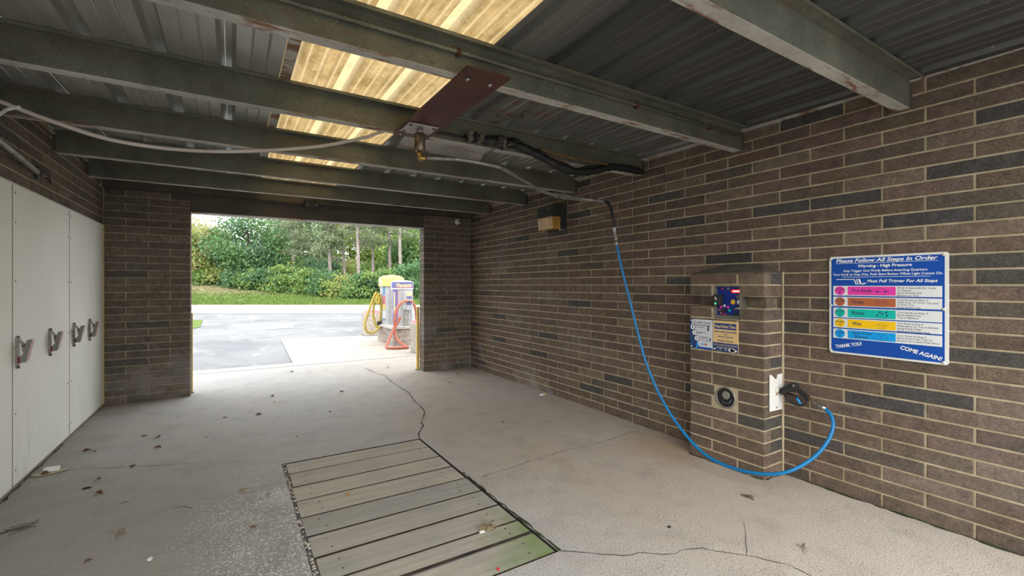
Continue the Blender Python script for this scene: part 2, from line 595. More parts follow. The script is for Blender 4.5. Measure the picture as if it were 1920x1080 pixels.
def m_aggregate():
    t = NT('exposed_aggregate')
    vo = t.n('TexVoronoi')
    t.link(t.pos, vo.inputs['Vector'])
    vo.inputs['Scale'].default_value = 60
    s = t.n('SeparateColor')
    t.link(vo.outputs['Color'], s.inputs[0])
    c = t.mix(s.outputs[0], (0.20, 0.165, 0.13), (0.46, 0.42, 0.37))
    t.bump(vo.outputs['Distance'], 0.5, 0.01)
    return t.out(c, 0.85, 0, 0.3)


M['aggregate'] = m_aggregate()


def m_grass():
    t = NT('grass_ground')
    z = t.xyz()
    n = t.noise((1.1, 1.1, 1), 6, 0.7)
    c = t.mix(t.ramp(n, 0.3, 0.7), (0.085, 0.145, 0.032), (0.165, 0.225, 0.065))
    dry = t.math('MULTIPLY', t.ramp(z[2], 0.42, 0.95), t.ramp(t.noise((0.5, 0.5, 3), 5, 0.7), 0.30, 0.55))
    c = t.mix(t.math('MULTIPLY', dry, 0.85), c, (0.32, 0.28, 0.17))
    t.bump(t.noise(9, 5, 0.8), 0.8, 0.05)
    return t.out(c, 0.95, 0, 0.1)


M['grass'] = m_grass()


def leaf_mat(name, a, b, tr=0.45):
    t = NT(name)
    c = t.mix(t.ramp(t.noise(0.9, 4, 0.7), 0.32, 0.68), a, b)
    r = t.n('NewGeometry').outputs['Random Per Island']
    c = t.mix(t.math('MULTIPLY', r, 0.55), c, tuple(x * 1.7 for x in b))
    t.out(c, 0.6, 0, 0.2)
    tl = t.n('BsdfTranslucent')
    t.link(c, tl.inputs['Color'])
    mx = t.n('MixShader')
    mx.inputs[0].default_value = tr
    t.link(t.b.outputs[0], mx.inputs[1])
    t.link(tl.outputs[0], mx.inputs[2])
    t.link(mx.outputs[0], t.t.nodes['Material Output'].inputs['Surface'])
    return t.m


M['leaf_green'] = leaf_mat('leaf_green', (0.085, 0.165, 0.068), (0.135, 0.235, 0.095))
M['leaf_lime'] = leaf_mat('leaf_lime', (0.165, 0.245, 0.065), (0.25, 0.325, 0.095))
M['leaf_gold'] = leaf_mat('leaf_gold', (0.26, 0.255, 0.10), (0.36, 0.33, 0.145))
M['leaf_blue'] = leaf_mat('leaf_bluegreen', (0.065, 0.135, 0.078), (0.105, 0.195, 0.11))
M['needles'] = leaf_mat('pine_needles', (0.135, 0.175, 0.095), (0.19, 0.235, 0.13), 0.2)


# ------------------------------------------------------------------ text helper
def text_mesh(s, bold=0.0, shear=0.0):
    cu = bpy.data.curves.new('lettering', 'FONT')
    cu.body = s
    cu.size = 1.0
    cu.offset = bold
    cu.shear = shear
    cu.resolution_u = 3
    ob = bpy.data.objects.new('lettering', cu)
    me = bpy.data.meshes.new_from_object(ob)
    bpy.data.objects.remove(ob)
    bpy.data.curves.remove(cu)
    return me


def lettering(parent, s, o, r, u, width, cap, mat, bold=0.02, shear=0.0, align='L', rot=0.0):
    """Text whose lower left (or centre) stands at o; width and capital height in metres."""
    me = text_mesh(s, bold, shear)
    co = np.zeros(len(me.vertices) * 3)
    me.vertices.foreach_get('co', co)
    co = co.reshape(-1, 3)
    x0, x1 = co[:, 0].min(), co[:, 0].max()
    sx = width / (x1 - x0)
    sy = cap / 0.70
    x = (co[:, 0] - x0) * sx - (width / 2 if align == 'C' else 0)
    y = co[:, 1] * sy
    if rot:
        x, y = x * math.cos(rot) - y * math.sin(rot), x * math.sin(rot) + y * math.cos(rot)
    r, u, o = Vector(r), Vector(u), Vector(o)
    loc = o
    pts = np.outer(x, np.array(r)) + np.outer(y, np.array(u))
    me.vertices.foreach_set('co', pts.ravel())
    me.update()
    me.materials.clear()
    me.materials.append(mat)
    ob = bpy.data.objects.new('lettering', me)
    COL.objects.link(ob)
    ob.parent = parent
    ob.location = loc - WL[parent.name]
    WL[ob.name] = loc
    return ob


# ================================================================== STRUCTURE
# ---------------------------------------------------------------- bricks
BRICK_CACHE = {}


def brick_mesh(length, height=CH - 0.0115, depth=0.03, proud=0.005, back=None):
    key = (round(length, 3), round(height, 4), round(depth, 3))
    if key in BRICK_CACHE:
        return BRICK_CACHE[key]
    mb = MB()
    L, H, c = length / 2, height / 2, 0.003
    ring = lambda l, h, y: [Vector((-l, y, -h)), Vector((l, y, -h)), Vector((l, y, h)), Vector((-l, y, h))]
    mb.v = ring(L, H, depth - proud) + ring(L, H, -proud + c) + ring(L - c, H - c, -proud)
    mb.f = [(8, 9, 10, 11)]
    for b in (0, 4):
        for k in range(4):
            a, d = b + k, b + (k + 1) % 4
            mb.f.append((a, d, d + 4, a + 4))
    mb.f.append((3, 2, 1, 0))
    BRICK_CACHE[key] = mesh_of('brick', mb, M['brick'])
    return BRICK_CACHE[key]


PALETTE = [((0.124, 0.089, 0.069), 30), ((0.133, 0.096, 0.077), 22), ((0.114, 0.086, 0.064), 20),
           ((0.145, 0.112, 0.085), 12), ((0.097, 0.080, 0.064), 9), ((0.062, 0.058, 0.055), 7)]
PAL_C = [p[0] for p in PALETTE]
PAL_W = [p[1] for p in PALETTE]
BR = random.Random(5)


def brick_tint():
    c = BR.choices(PAL_C, PAL_W)[0]
    k = BR.uniform(0.86, 1.14)
    return (c[0] * k, c[1] * k * BR.uniform(0.97, 1.03), c[2] * k * BR.uniform(0.96, 1.04), 1)


def put_brick(parent, centre, length, rotz, height=CH - 0.0115, depth=0.03):
    o = bpy.data.objects.new('brick', brick_mesh(length, height, depth))
    COL.objects.link(o)
    o.parent = parent
    j = BR.uniform(-0.0012, 0.0012)
    c = Vector(centre) + Vector((-math.sin(rotz), math.cos(rotz), 0)) * j
    o.location = c - WL[parent.name]
    o.rotation_euler = (BR.uniform(-0.004, 0.004), 0, rotz + BR.uniform(-0.002, 0.002))
    o.color = brick_tint()
    return o


def brick_field(parent, items, name='brickwork'):
    """The remaining bricks of a wall as one mesh: items (centre, length, rotz, height)."""
    vs_, fs, cs = [], [], []
    for c, L, rz, h in items:
        me = brick_mesh(L, h)
        m = Matrix.Translation(Vector(c)) @ Matrix.Rotation(rz, 4, 'Z')
        b = len(vs_)
        vs_ += [m @ v.co for v in me.vertices]
        t = brick_tint()
        for p in me.polygons:
            fs.append(tuple(b + i for i in p.vertices))
            cs += [t] * len(p.vertices)
    mb = MB()
    mb.v, mb.f = vs_, fs
    o = obj(name, mb, M['brick_field'], parent)
    a = o.data.color_attributes.new('tint', 'FLOAT_COLOR', 'CORNER')
    a.data.foreach_set('color', [x for c in cs for x in c])
    o['kind'] = 'stuff'
    return o


def courses(top):
    """(index, z centre, brick height) from floor to top."""
    out = [(0, (CZ0 - 0.00575) / 2, CZ0 - 0.0115 / 2)]
    i = 1
    while CZ0 + (i - 1) * CH < top - 0.03:
        z0 = CZ0 + (i - 1) * CH + 0.00575
        z1 = min(CZ0 + i * CH - 0.00575, top)
        out.append((i, (z0 + z1) / 2, z1 - z0))
        i += 1
    return out


# right wall ----------------------------------------------------------------
mb = MB().box(XR, XR + 0.2, YREAR, YF + 0.18, -0.1, 2.70)
wall_right = struct(obj('wall_right', mb, M['mortar']), 'brown brick side wall with tan mortar behind the hose and instruction sign')
PY0, PY1, PX = 1.772, 2.377, 3.18          # meter pillar footprint
items = []
for i, zc, h in courses(2.575):
    k0 = 1 if i % 2 == 0 else 0
    joints = [YF - 0.002] + [YJ - HB * (2 * k + k0) for k in range(0, 20)]
    joints = [j for j in joints if j > YREAR] + [YREAR]
    for a, b in zip(joints[:-1], joints[1:]):
        L = a - b - 0.0115
        if L < 0.03:
            continue
        yc = (a + b) / 2
        if zc < 1.44 and b > PY0 - 0.03 and a < PY1 + 0.03:
            continue
        items.append(((XR, yc, zc), L, -math.pi / 2, h))
seen = sorted([t for t in items if t[0][1] > 0.42], key=lambda t: t[0][1] + 0.15 * abs(t[0][2] - 1.37))
for c, L, rz, h in seen[:296]:
    put_brick(wall_right, c, L, rz, h)
brick_field(wall_right, seen[296:] + [t for t in items if t[0][1] <= 0.42])
# partial bricks either side of the pillar
for i, zc, h in courses(1.44):
    k0 = 1 if i % 2 == 0 else 0
    js = [YJ - HB * (2 * k + k0) for k in range(0, 32)]
    lo = max([j for j in js if j < PY0 - 0.03] + [-9])
    hi = min([j for j in js if j > PY1 + 0.03])
    for a, b in ((hi, PY1 + 0.012), (PY0 - 0.012, lo)):
        L = a - b - 0.0115
        if L > 0.03:
            put_brick(wall_right, (XR, (a + b) / 2, zc), L, -math.pi / 2, h)

# left wall -----------------------------------------------------------------
PAL_MAIN = (PAL_C, PAL_W)
PAL_C, PAL_W = [(0.140, 0.114, 0.090), (0.128, 0.103, 0.081), (0.150, 0.118, 0.094), (0.112, 0.097, 0.080), (0.088, 0.080, 0.071)], [26, 26, 16, 16, 9]
mb = MB().box(XL - 0.2, XL - 0.012, YREAR, YF + 0.18, -0.1, 2.70)
wall_left = struct(obj('wall_left', mb, M['mortar']), 'brown brick side wall faced below with white boards')
near = []
for i, zc, h in courses(2.62):
    if zc < 2.03:
        continue
    joints = [YF - 0.002] + [YF - 0.10 - HB * (i % 2) - 2 * HB * k for k in range(20)]
    joints = [j for j in joints if j > YREAR]
    for a, b in zip(joints[:-1], joints[1:]):
        L = a - b - 0.0115
        if L < 0.03:
            continue
        c = (XL - 0.012, (a + b) / 2, zc)
        if a > 3.9:
            put_brick(wall_left, c, L, math.pi / 2, h)
        else:
            near.append((c, L, math.pi / 2, h))
brick_field(wall_left, near)

# far piers -----------------------------------------------------------------
mb = MB().box(XL - 0.19, PA - 0.004, YF, YF + PT, -0.1, 2.485)
wall_fl = struct(obj('wall_front_left', mb, M['mortar_grey']), 'brick pier between the white boards and the drive-out opening')
mb = MB().box(PB + 0.004, XR + 0.15, YF, YF + PT, -0.1, 2.485)
wall_fr = struct(obj('wall_front_right', mb, M['mortar_grey']), 'brick pier between the drive-out opening and the long brick wall')
for i, zc, h in courses(2.485):
    xs = [XL, -1.055, -0.641, PA] if i % 2 == 0 else [XL, -0.848, PA]
    for k, (a, b) in enumerate(zip(xs[:-1], xs[1:])):
        e = b == PA
        a2, b2 = a + 0.00575, (b if e else b - 0.00575)
        put_brick(wall_fl, ((a2 + b2) / 2, YF, zc), b2 - a2, 0, h, PT + 0.01 if e else 0.03)
    xs = [PB, 2.975, XR] if i % 2 == 0 else [PB, 2.779, 3.176, XR]
    for a, b in zip(xs[:-1], xs[1:]):
        e = a == PB
        a2, b2 = (a if e else a + 0.00575), b - 0.00575
        put_brick(wall_fr, ((a2 + b2) / 2, YF, zc), b2 - a2, 0, h, PT + 0.01 if e else 0.03)

# white boards on the left wall --------------------------------------------
PAL_C, PAL_W = PAL_MAIN
px = XL
edges = [4.323 + 1.243 * k for k in range(-4, 2)] + [YF - 0.004]
for a, b in zip(edges[:-1], edges[1:]):
    p = obj('panel', MB().box(XL - 0.014, XL, a + 0.004, b - 0.004, 0.022, 2.055), M['panel'], wall_left, bevel=0.002)
    for yy in ((a + 0.05, b - 0.05) if b < 6 or a < 5 else (a + 0.05, b - 0.04)):
        for zz in (0.12, 0.5, 0.95, 1.4, 1.8, 2.0):
            if a > 3.5:
                obj('screw', MB().lathe([(0.007, -0.002), (0.007, 0.002), (0.004, 0.0035)], (XL, yy, zz), 8, 'X'), M['steel_dull'], p)
    if a > 3.5:
        obj('joint_strip', MB().box(XL - 0.013, XL + 0.0015, a - 0.0032, a + 0.0032, 0.022, 2.05), M['caulk'], wall_left)
obj('edge_trim', MB().box(XL - 0.004, XL + 0.006, YF - 0.018, YF - 0.006, 0.02, 2.055), M['yellow_paint'], wall_left)
obj('top_trim', MB().box(XL - 0.014, XL + 0.003, YREAR, YF - 0.006, 2.055, 2.063), M['offwhite'], wall_left)

# floor ---------------------------------------------------------------------
GX0, GX1, GY0, GY1 = 0.322, 1.432, 1.858, 3.880     # drain pit
mb = MB()
FX0, FX1 = XL - 0.02, XR + 0.02
for x0, x1, y0, y1 in ((FX0, GX0, YREAR - 6, 7.03), (GX1, FX1, YREAR - 6, 7.03), (GX0, GX1, YREAR - 6, GY0), (GX0, GX1, GY1, 7.03),
                       (-6.0, 8.0, 7.03, 8.83), (-8.0, FX0, -6.5, YREAR), (FX1, 10.0, -6.5, YREAR)):
    mb.quad((x0, y0, 0), (x1, y0, 0), (x1, y1, 0), (x0, y1, 0))
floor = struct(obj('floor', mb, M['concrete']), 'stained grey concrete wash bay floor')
mb = MB().quad((GX0, GY0, -0.30), (GX1, GY0, -0.30), (GX1, GY1, -0.30), (GX0, GY1, -0.30))
for a, b in (((GX0, GY0), (GX1, GY0)), ((GX1, GY0), (GX1, GY1)), ((GX1, GY1), (GX0, GY1)), ((GX0, GY1), (GX0, GY0))):
    mb.quad((*a, 0), (*b, 0), (*b, -0.30), (*a, -0.30))
obj('drain_pit', mb, M['pit'], floor)


def strip(pts, w, z=0.0025, wob=0.3, seed=1):
    rr = random.Random(seed)
    P = []
    for a, b in zip(pts[:-1], pts[1:]):
        n = max(2, int(math.dist(a, b) / 0.045))
        for k in range(n):
            t = k / n
            P.append((a[0] + (b[0] - a[0]) * t + rr.uniform(-1, 1) * 0.008, a[1] + (b[1] - a[1]) * t + rr.uniform(-1, 1) * 0.008))
    P.append(pts[-1])
    m = MB()
    for i, p in enumerate(P):
        q = P[min(i + 1, len(P) - 1)]
        o = P[max(i - 1, 0)]
        d = Vector((q[0] - o[0], q[1] - o[1], 0)).normalized()
        nn = Vector((-d.y, d.x, 0)) * w * rr.uniform(1 - wob, 1 + wob) / 2
        m.v += [Vector((*p, z)) + nn, Vector((*p, z)) - nn]
        if i:
            b = 2 * i
            m.f.append((b - 2, b - 1, b + 1, b))
    return m


cracks = [
    ([(1.875, 7.654), (1.891, 7.213), (1.973, 6.914), (1.926, 6.402), (1.912, 5.901), (1.909, 5.554), (1.84, 5.163), (1.789, 4.713), (1.668, 4.439), (1.604, 4.33), (1.574, 4.189), (1.456, 3.985), (1.422, 3.89)], 0.011),
    ([(1.44, 1.858), (1.537, 1.782), (1.676, 1.658), (1.774, 1.625), (1.906, 1.532), (1.968, 1.532), (2.086, 1.476), (2.131, 1.415), (2.225, 1.33), (2.259, 1.267), (2.323, 1.172), (2.32, 1.0)], 0.004),
    ([(2.225, 1.335), (2.298, 1.373), (2.386, 1.437), (2.517, 1.52)], 0.002),
    ([(1.522, 2.86), (1.74, 2.89), (2.008, 2.93), (2.377, 2.958), (2.623, 2.938), (2.904, 2.971), (3.257, 3.015)], 0.004),
    ([(-1.119, 4.601), (-0.932, 4.542), (-0.703, 4.448), (-0.125, 4.198), (0.321, 3.911)], 0.003),
]
for k, (pts, w) in enumerate(cracks):
    obj('crack', strip(pts, w, seed=k + 2, wob=0.55), M['crack'], floor)
obj('slab_joint', MB().box(-6, 8, 8.47, 8.482, 0.0, 0.002), M['crack'], floor)
rr = random.Random(3)


def moss_strip(pts, w, seed):
    m = strip(pts, w, 0.003, 0.85, seed)
    for v in m.v:
        v.z += rr.uniform(-0.002, 0.004)
    return m


for pts, w, s in (([(XR - 0.012, 0.3), (XR - 0.012, 1.0), (XR - 0.012, 1.78)], 0.016, 5), ([(PX - 0.01, 1.78), (PX - 0.01, 2.38)], 0.012, 6),
                  ([(XR - 0.010, 2.40), (XR - 0.010, 3.2)], 0.010, 7), ([(3.20, 1.768), (3.40, 1.765)], 0.014, 9),
                  ([(XL + 0.012, 3.2), (XL + 0.010, 5.4)], 0.010, 8), ([(GX1 + 0.008, 1.86), (GX1 + 0.002, 3.0)], 0.014, 10)):
    o = obj('moss', moss_strip(pts, w, s), M['moss'], floor)
    o['kind'] = 'stuff'
# crumbled pit edge
m = MB()
for k in range(170):
    y = rr.uniform(1.95, GY1)
    x = GX0 + rr.uniform(-0.004, 0.026)
    s = rr.uniform(0.004, 0.011)
    m.lathe([(s * 0.6, -s * 0.5), (s, 0), (s * 0.5, s * 0.6)], (x, y, -0.006), 5)
o = obj('gravel', m, M['aggregate'], floor)
o['kind'] = 'stuff'

# outside ground ------------------------------------------------------------
mb = MB()
mb.quad((-60, -60, -0.02), (80, -60, -0.02), (80, 60, -0.02), (-60, 60, -0.02))
struct(obj('asphalt_lot', mb, M['asphalt']), 'worn grey asphalt yard outside the bay')
mb = MB()
mb.quad((0.91, 8.83, -0.004), (9, 8.83, -0.004), (9, 12.3, -0.004), (3.05, 12.63, -0.004), (1.05, 12.85, -0.004))
o = struct(obj('concrete_drive', mb, M['apron']), 'pale concrete drive beside the vacuum island')
obj('slab_joint', strip([(1.05, 10.9), (3.1, 10.35)], 0.014, 0.0, 0.3, 4), M['crack'], o)
mb = MB().quad((0.842, 16.1, -0.012), (1.70, 16.19, -0.012), (1.872, 18.0, -0.012), (0.841, 16.95, -0.012))
struct(obj('concrete_patch', mb, M['apron']), 'small pale concrete patch set in the asphalt yard')
mb = MB()
a, b = depth_pt(21.8, -70), depth_pt(21.8, 60)
c, d = depth_pt(31.7, 60), depth_pt(31.7, -70)
for p in (a, b, c, d):
    p.z = -0.008
mb.quad(a, b, c, d)
struct(obj('road', mb, M['road']), 'pale road running across beyond the yard')


def bank_z(d, l):
    t = min(1, max(0, (d - 31.7) / 14.0))
    t = t * t * (3 - 2 * t)
    k = min(1, max(0, (l + 33) / 19.0))
    return t * (1.95 + (0.40 - 1.95) * k) + max(0, d - 46) * 0.03


mb = MB()
ND, NL = 26, 60
for i in range(ND):
    d = 31.6 + (85 - 31.6) * (i / (ND - 1)) ** 1.4
    for j in range(NL):
        l = -75 + 105 * j / (NL - 1)
        p = depth_pt(d, l, bank_z(d, l) - 0.01 + (0.05 * math.sin(d * 1.7 + l) if d > 33 else 0))
        mb.v.append(p)
for i in range(ND - 1):
    for j in range(NL - 1):
        k = i * NL + j
        mb.f.append((k, k + 1, k + NL + 1, k + NL))
bank = struct(obj('grass_bank', mb, M['grass'], smooth=True), 'rising grass verge between the road and the trees')
# tufts of grass on the verge
N = 26000
dd = 31.9 + 13 * RNG.random(N) ** 0.9  # beyond the road
ll = dd * (-0.74 + 0.56 * RNG.random(N))
hh = 0.05 + 0.12 * RNG.random(N)
an = RNG.random(N) * 6.283
base = np.array([depth_pt(a, b, bank_z(a, b) - 0.02) for a, b in zip(dd, ll)])
w = np.stack([np.cos(an), np.sin(an), 0 * an], 1) * 0.05
lean = np.stack([RNG.normal(0, 0.05, N), RNG.normal(0, 0.05, N), hh], 1)
vv = np.stack([base - w, base + w, base + lean], 1).reshape(-1, 3)


def np_mesh(name, verts, n, mat, parent=None, origin=None):
    """verts (k*n,3) forming faces of n corners each."""
    o = np.array(origin if origin is not None else WL[parent.name])
    me = bpy.data.meshes.new(name)
    v = (verts - o).astype(np.float32)
    k = len(v) // n
    me.vertices.add(len(v))
    me.vertices.foreach_set('co', v.ravel())
    me.loops.add(len(v))
    me.loops.foreach_set('vertex_index', np.arange(len(v), dtype=np.int32))
    me.polygons.add(k)
    me.polygons.foreach_set('loop_start', np.arange(0, k * n, n, dtype=np.int32))
    me.update(calc_edges=True)
    me.materials.append(mat)
    ob = bpy.data.objects.new(name, me)
    COL.objects.link(ob)
    if parent is not None:
        ob.parent = parent
    return ob


g = np_mesh('grass_blades', vv, 3, M['grass'], bank)
g['kind'] = 'stuff'
mb = MB().quad((-1.1, 17.4, -0.006), (-0.9, 18.2, -0.006), (-1.0, 21.8, -0.006), (-4.0, 22.0, -0.006), (-4.0, 15.8, -0.006), (-2.0, 15.6, -0.006))
struct(obj('grass_patch', mb, M['grass']), 'corner of lawn at the edge of the asphalt')

# ceiling -------------------------------------------------------------------
RIB0, RIBS = -0.93, 0.3015


def sheet(x0, x1, minor, y0=YREAR - 0.1, y1=7.35, dz=0.0):
    prof = []
    x = x0
    k = math.floor((x0 - RIB0) / RIBS) - 1
    pts = []
    while RIB0 + k * RIBS < x1 + 0.1:
        c = RIB0 + k * RIBS
        pts += [(c - 0.043, 0), (c - 0.024, 0.036), (c + 0.024, 0.036), (c + 0.043, 0)]
        if minor:
            for q in range(3):
                m_ = c + 0.040 + (RIBS - 0.08) * (q + 1) / 4
                pts += [(m_ - 0.016, 0), (m_, 0.010), (m_ + 0.016, 0)]
        else:
            for q in (1, 2):
                m_ = c + 0.040 + (RIBS - 0.08) * q / 3
                pts += [(m_ - 0.006, 0), (m_, 0.004), (m_ + 0.006, 0)]
        k += 1
    pts = [p for p in pts if x0 < p[0] < x1]
    pts = [(x0, pts[0][1])] + pts + [(x1, pts[-1][1])]
    m = MB()
    for i, (x, z) in enumerate(pts):
        m.v += [Vector((x, y0, roof_z(y0) + z + dz)), Vector((x, y1, roof_z(y1) + z + dz))]
        if i:
            b = 2 * i
            m.f.append((b - 2, b - 1, b + 1, b))
    return m


ceiling = bpy.data.objects.new('ceiling', None)
COL.objects.link(ceiling)
WL['ceiling'] = Vector((0, 0, 0))
struct(ceiling, 'ribbed metal roof with amber skylight strips')
for x0, x1 in ((-1.60, -0.93), (-0.935, -0.03), (-0.035, 0.262), (1.128, 2.085), (2.080, 2.985), (2.98, 3.75)):
    obj('roof_sheet', sheet(x0, x1, False), M['roof'], ceiling)
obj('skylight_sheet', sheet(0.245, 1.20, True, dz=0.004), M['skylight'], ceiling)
m = MB()
for y in (YREAR, 7.3):
    m.v += [Vector((x, y, roof_z(y) + d)) for x, d in ((0.238, -0.0025), (0.296, -0.0025), (0.296, -0.0005), (0.238, -0.0005))]
m.f = [(0, 4, 5, 1), (2, 6, 7, 3), (1, 5, 6, 2), (3, 7, 4, 0)]
obj('lap_strip', m, M['flange'], ceiling)
# flashing along the right wall top
m = MB()
for y in (YREAR, 6.8):
    m.v += [Vector((XR - 0.028, y, roof_z(y) - 0.002)), Vector((XR - 0.002, y, roof_z(y) - 0.002)), Vector((XR - 0.002, y, roof_z(y) - 0.022))]
m.f = [(0, 3, 4, 1), (1, 4, 5, 2)]
obj('wall_flashing', m, M['flange'], ceiling)
# pale patch sheet
z = roof_z(3.6) - 0.012
m = MB().hexa([(1.16, 3.2, z), (1.86, 3.2, z), (2.08, 4.0, z + 0.008), (1.25, 4.0, z + 0.008), (1.16, 3.2, z + 0.004), (1.86, 3.2, z + 0.004), (2.08, 4.0, z + 0.012), (1.25, 4.0, z + 0.012)])
obj('patch_sheet', m, M['flange'], ceiling)

# purlins -------------------------------------------------------------------
PUR = [(1.03, 'closest to the camera, rust patch near the brick wall'), (2.06, 'carrying a thin conduit and the red plate'), (3.07, 'with the black taped hose bundle under it'),
       (4.08, 'third from the drive-out opening'), (5.11, 'second from the drive-out opening'), (6.13, 'next to the drive-out opening')]
purlins = []
for yw, d in PUR:
    zt = roof_z(yw) - 0.003
    zb = zt - 0.166
    x0, x1 = XL + 0.02, XR - 0.05
    P = thing('roof_purlin', ((x0 + x1) / 2, yw, zb), 'long galvanized steel roof beam ' + d, 'beam', 'steel beams under the roof')
    obj('web', MB().box(x0, x1, yw - 0.002, yw + 0.002, zb, zt), M['purlin'], P)
    obj('bottom_flange', MB().box(x0, x1, yw - 0.002, yw + 0.065, zb - 0.003, zb).box(x0, x1, yw + 0.062, yw + 0.065, zb, zb + 0.018), M['flange'], P)
    obj('top_flange', MB().box(x0, x1, yw - 0.062, yw, zt - 0.003, zt).box(x0, x1, yw - 0.065, yw - 0.062, zt - 0.018, zt), M['purlin'], P)
    for xa, xb in ((XL, XL + 0.08), (XR - 0.08, XR)):
        obj('end_clip', MB().box(xa, xb, yw + 0.002, yw + 0.008, zb + 0.01, zt - 0.02), M['dark_steel'], P)
    purlins.append(P)
# conduit on second purlin
yw = PUR[1][0]
zc = roof_z(yw) - 0.068
P = purlins[1]
obj('conduit', MB().tube([(XL + 0.05, yw - 0.020, zc), (XR - 0.06, yw - 0.020, zc)], 0.011, 10), M['purlin'], P, smooth=True)
for x in (0.95, 2.2, 2.95, -0.4):
    obj('conduit_clip', MB().box(x - 0.010, x + 0.010, yw - 0.034, yw - 0.001, zc - 0.020, zc + 0.013), M['rust'], P)

# header at the opening -----------------------------------------------------
T = struct(obj('header_channel', MB().box(XL, XR, YF - 0.09, YF - 0.084, 2.487, 2.648).box(XL, XR, YF - 0.09, YF + 0.15, 2.485, 2.491).box(XL, XR, YF - 0.09, YF + 0.05, 2.642, 2.648), M['dark_steel']),
        'dark steel channel lying on top of both brick piers')
L_ = thing('opening_lintel', ((PA + PB) / 2, YF + 0.09, 2.278), 'rusty dark steel lintel with pale lower edge over the drive-out opening', 'lintel')
obj('web', MB().box(PA, PB, YF + 0.002, YF + 0.01, 2.284, 2.484), M['dark_steel'], L_)
obj('bottom_flange', MB().box(PA, PB, YF - 0.012, YF + 0.17, 2.274, 2.284), M['flange'], L_)
obj('seam', MB().box(PA, PB, YF - 0.004, YF + 0.002, 2.452, 2.460), M['dark_steel'], L_)

# ================================================================== THINGS
RW = dict(r=(0, -1, 0), u=(0, 0, 1))        # writing on surfaces that face the left wall


def disc(c, r, n=20, t=0.0006):
    """thin disc on a surface facing -X."""
    return MB().lathe([(r, -t), (r, t)], c, n, 'X')


def plate(x, y0, y1, z0, z1, t=0.0008):
    return MB().box(x - t, x + t, min(y0, y1), max(y0, y1), z0, z1)


# meter pillar --------------------------------------------------------------
pil = thing('meter_pillar', ((PX + XR) / 2, (PY0 + PY1) / 2, 0), 'short brown brick pillar with sloped cap holding the blue coin meter', 'pillar')
BX0, BX1, BZ0, BZ1 = 1.953, 2.157, 1.138, 1.368     # meter recess (y range, z range)
core = MB()
i0 = 0.003
core.box(PX + i0, XR, PY0 + i0, PY1 - i0, 0, BZ0 - 0.02)
for za, zb_, ex in ((BZ0 - 0.02, 1.199, 0.0), (1.199, 1.291, 0.088), (1.291, BZ1 + 0.004, 0.0)):
    core.box(PX + i0 + ex, XR, PY0 + i0 + ex * 0.4, BX0 - 0.004, za, zb_)
    core.box(PX + i0 + ex, XR, BX1 + 0.004, PY1 - i0 - ex * 0.4, za, zb_)
core.box(PX + 0.10, XR, BX0 - 0.004, BX1 + 0.004, BZ0 - 0.02, BZ1 + 0.004)
core.box(PX + i0, XR, PY0 + i0, PY1 - i0, BZ1 + 0.004, 1.458)
obj('mortar_core', core, M['mortar'], pil)
PIPE = (2.063, 0.522)
for i, zc, h in courses(1.46):
    if zc > 1.455:
        continue
    rec = 0.085 if i == 14 else 0.0
    xf = PX + rec
    ja, jb = (2.18 if i % 2 else 1.972), None
    cuts = [PY1 - rec * 0.4, ja, PY0 + rec * 0.4]
    for a, b in zip(cuts[:-1], cuts[1:]):
        a2 = a if a == cuts[0] else a - 0.00575
        b2 = b if b == cuts[-1] else b + 0.00575
        segs = [(a2, b2)]
        lim = None
        if 1.12 < zc < 1.37:
            lim = (BX0 - 0.006, BX1 + 0.006)
        elif 0.44 < zc < 0.60:
            lim = (PIPE[0] - 0.098, PIPE[0] + 0.098)
        if lim:
            segs = []
            if a2 > lim[1]:
                segs.append((a2, max(b2, lim[1])))
            if b2 < lim[0]:
                segs.append((min(a2, lim[0]), b2))
        for s0, s1 in segs:
            if s0 - s1 > 0.02:
                put_brick(pil, (xf + 0.005, (s0 + s1) / 2, zc), s0 - s1, -math.pi / 2, h, 0.08)
    # returns on both sides
    for yy, rz in ((PY0 + rec * 0.4, 0.0), (PY1 - rec * 0.4, math.pi)):
        w0, w1 = xf + 0.082, XR - 0.012
        if w1 - w0 > 0.03:
            put_brick(pil, ((w0 + w1) / 2, yy + (0.005 if rz == 0 else -0.005), zc), w1 - w0, rz, h, 0.05)
m = MB()
z0, z1 = 1.458, 1.542
m.v = [Vector(p) for p in ((PX, PY0, z0 - 0.004), (PX, PY1, z0 - 0.004), (XR + 0.004, PY1, z0 - 0.004), (XR + 0.004, PY0, z0 - 0.004), (PX, PY0, z0 + 0.006), (PX, PY1, z0 + 0.006), (XR + 0.004, PY1, z0 + 0.006), (XR + 0.004, PY0, z0 + 0.006),
                           (XR + 0.004, 1.93, z1), (XR + 0.004, 2.22, z1))]
m.f = [(0, 1, 5, 4), (1, 2, 6, 5), (3, 0, 4, 7), (0, 3, 2, 1), (4, 5, 9, 8), (4, 8, 7), (5, 6, 9), (2, 3, 7, 8, 9, 6)]
obj('sloped_cap', m, plain('cap_mortar', (0.115, 0.098, 0.074), 0.9, var=0.25, scale=8, bump=0.4), pil)
obj('corner_mortar', MB().tube([(XR - 0.004, PY0 - 0.006, 0.02), (XR - 0.006, PY0 - 0.004, 0.7), (XR - 0.004, PY0 - 0.006, 1.47)], [0.008, 0.010, 0.007], 8), M['mortar'], pil)

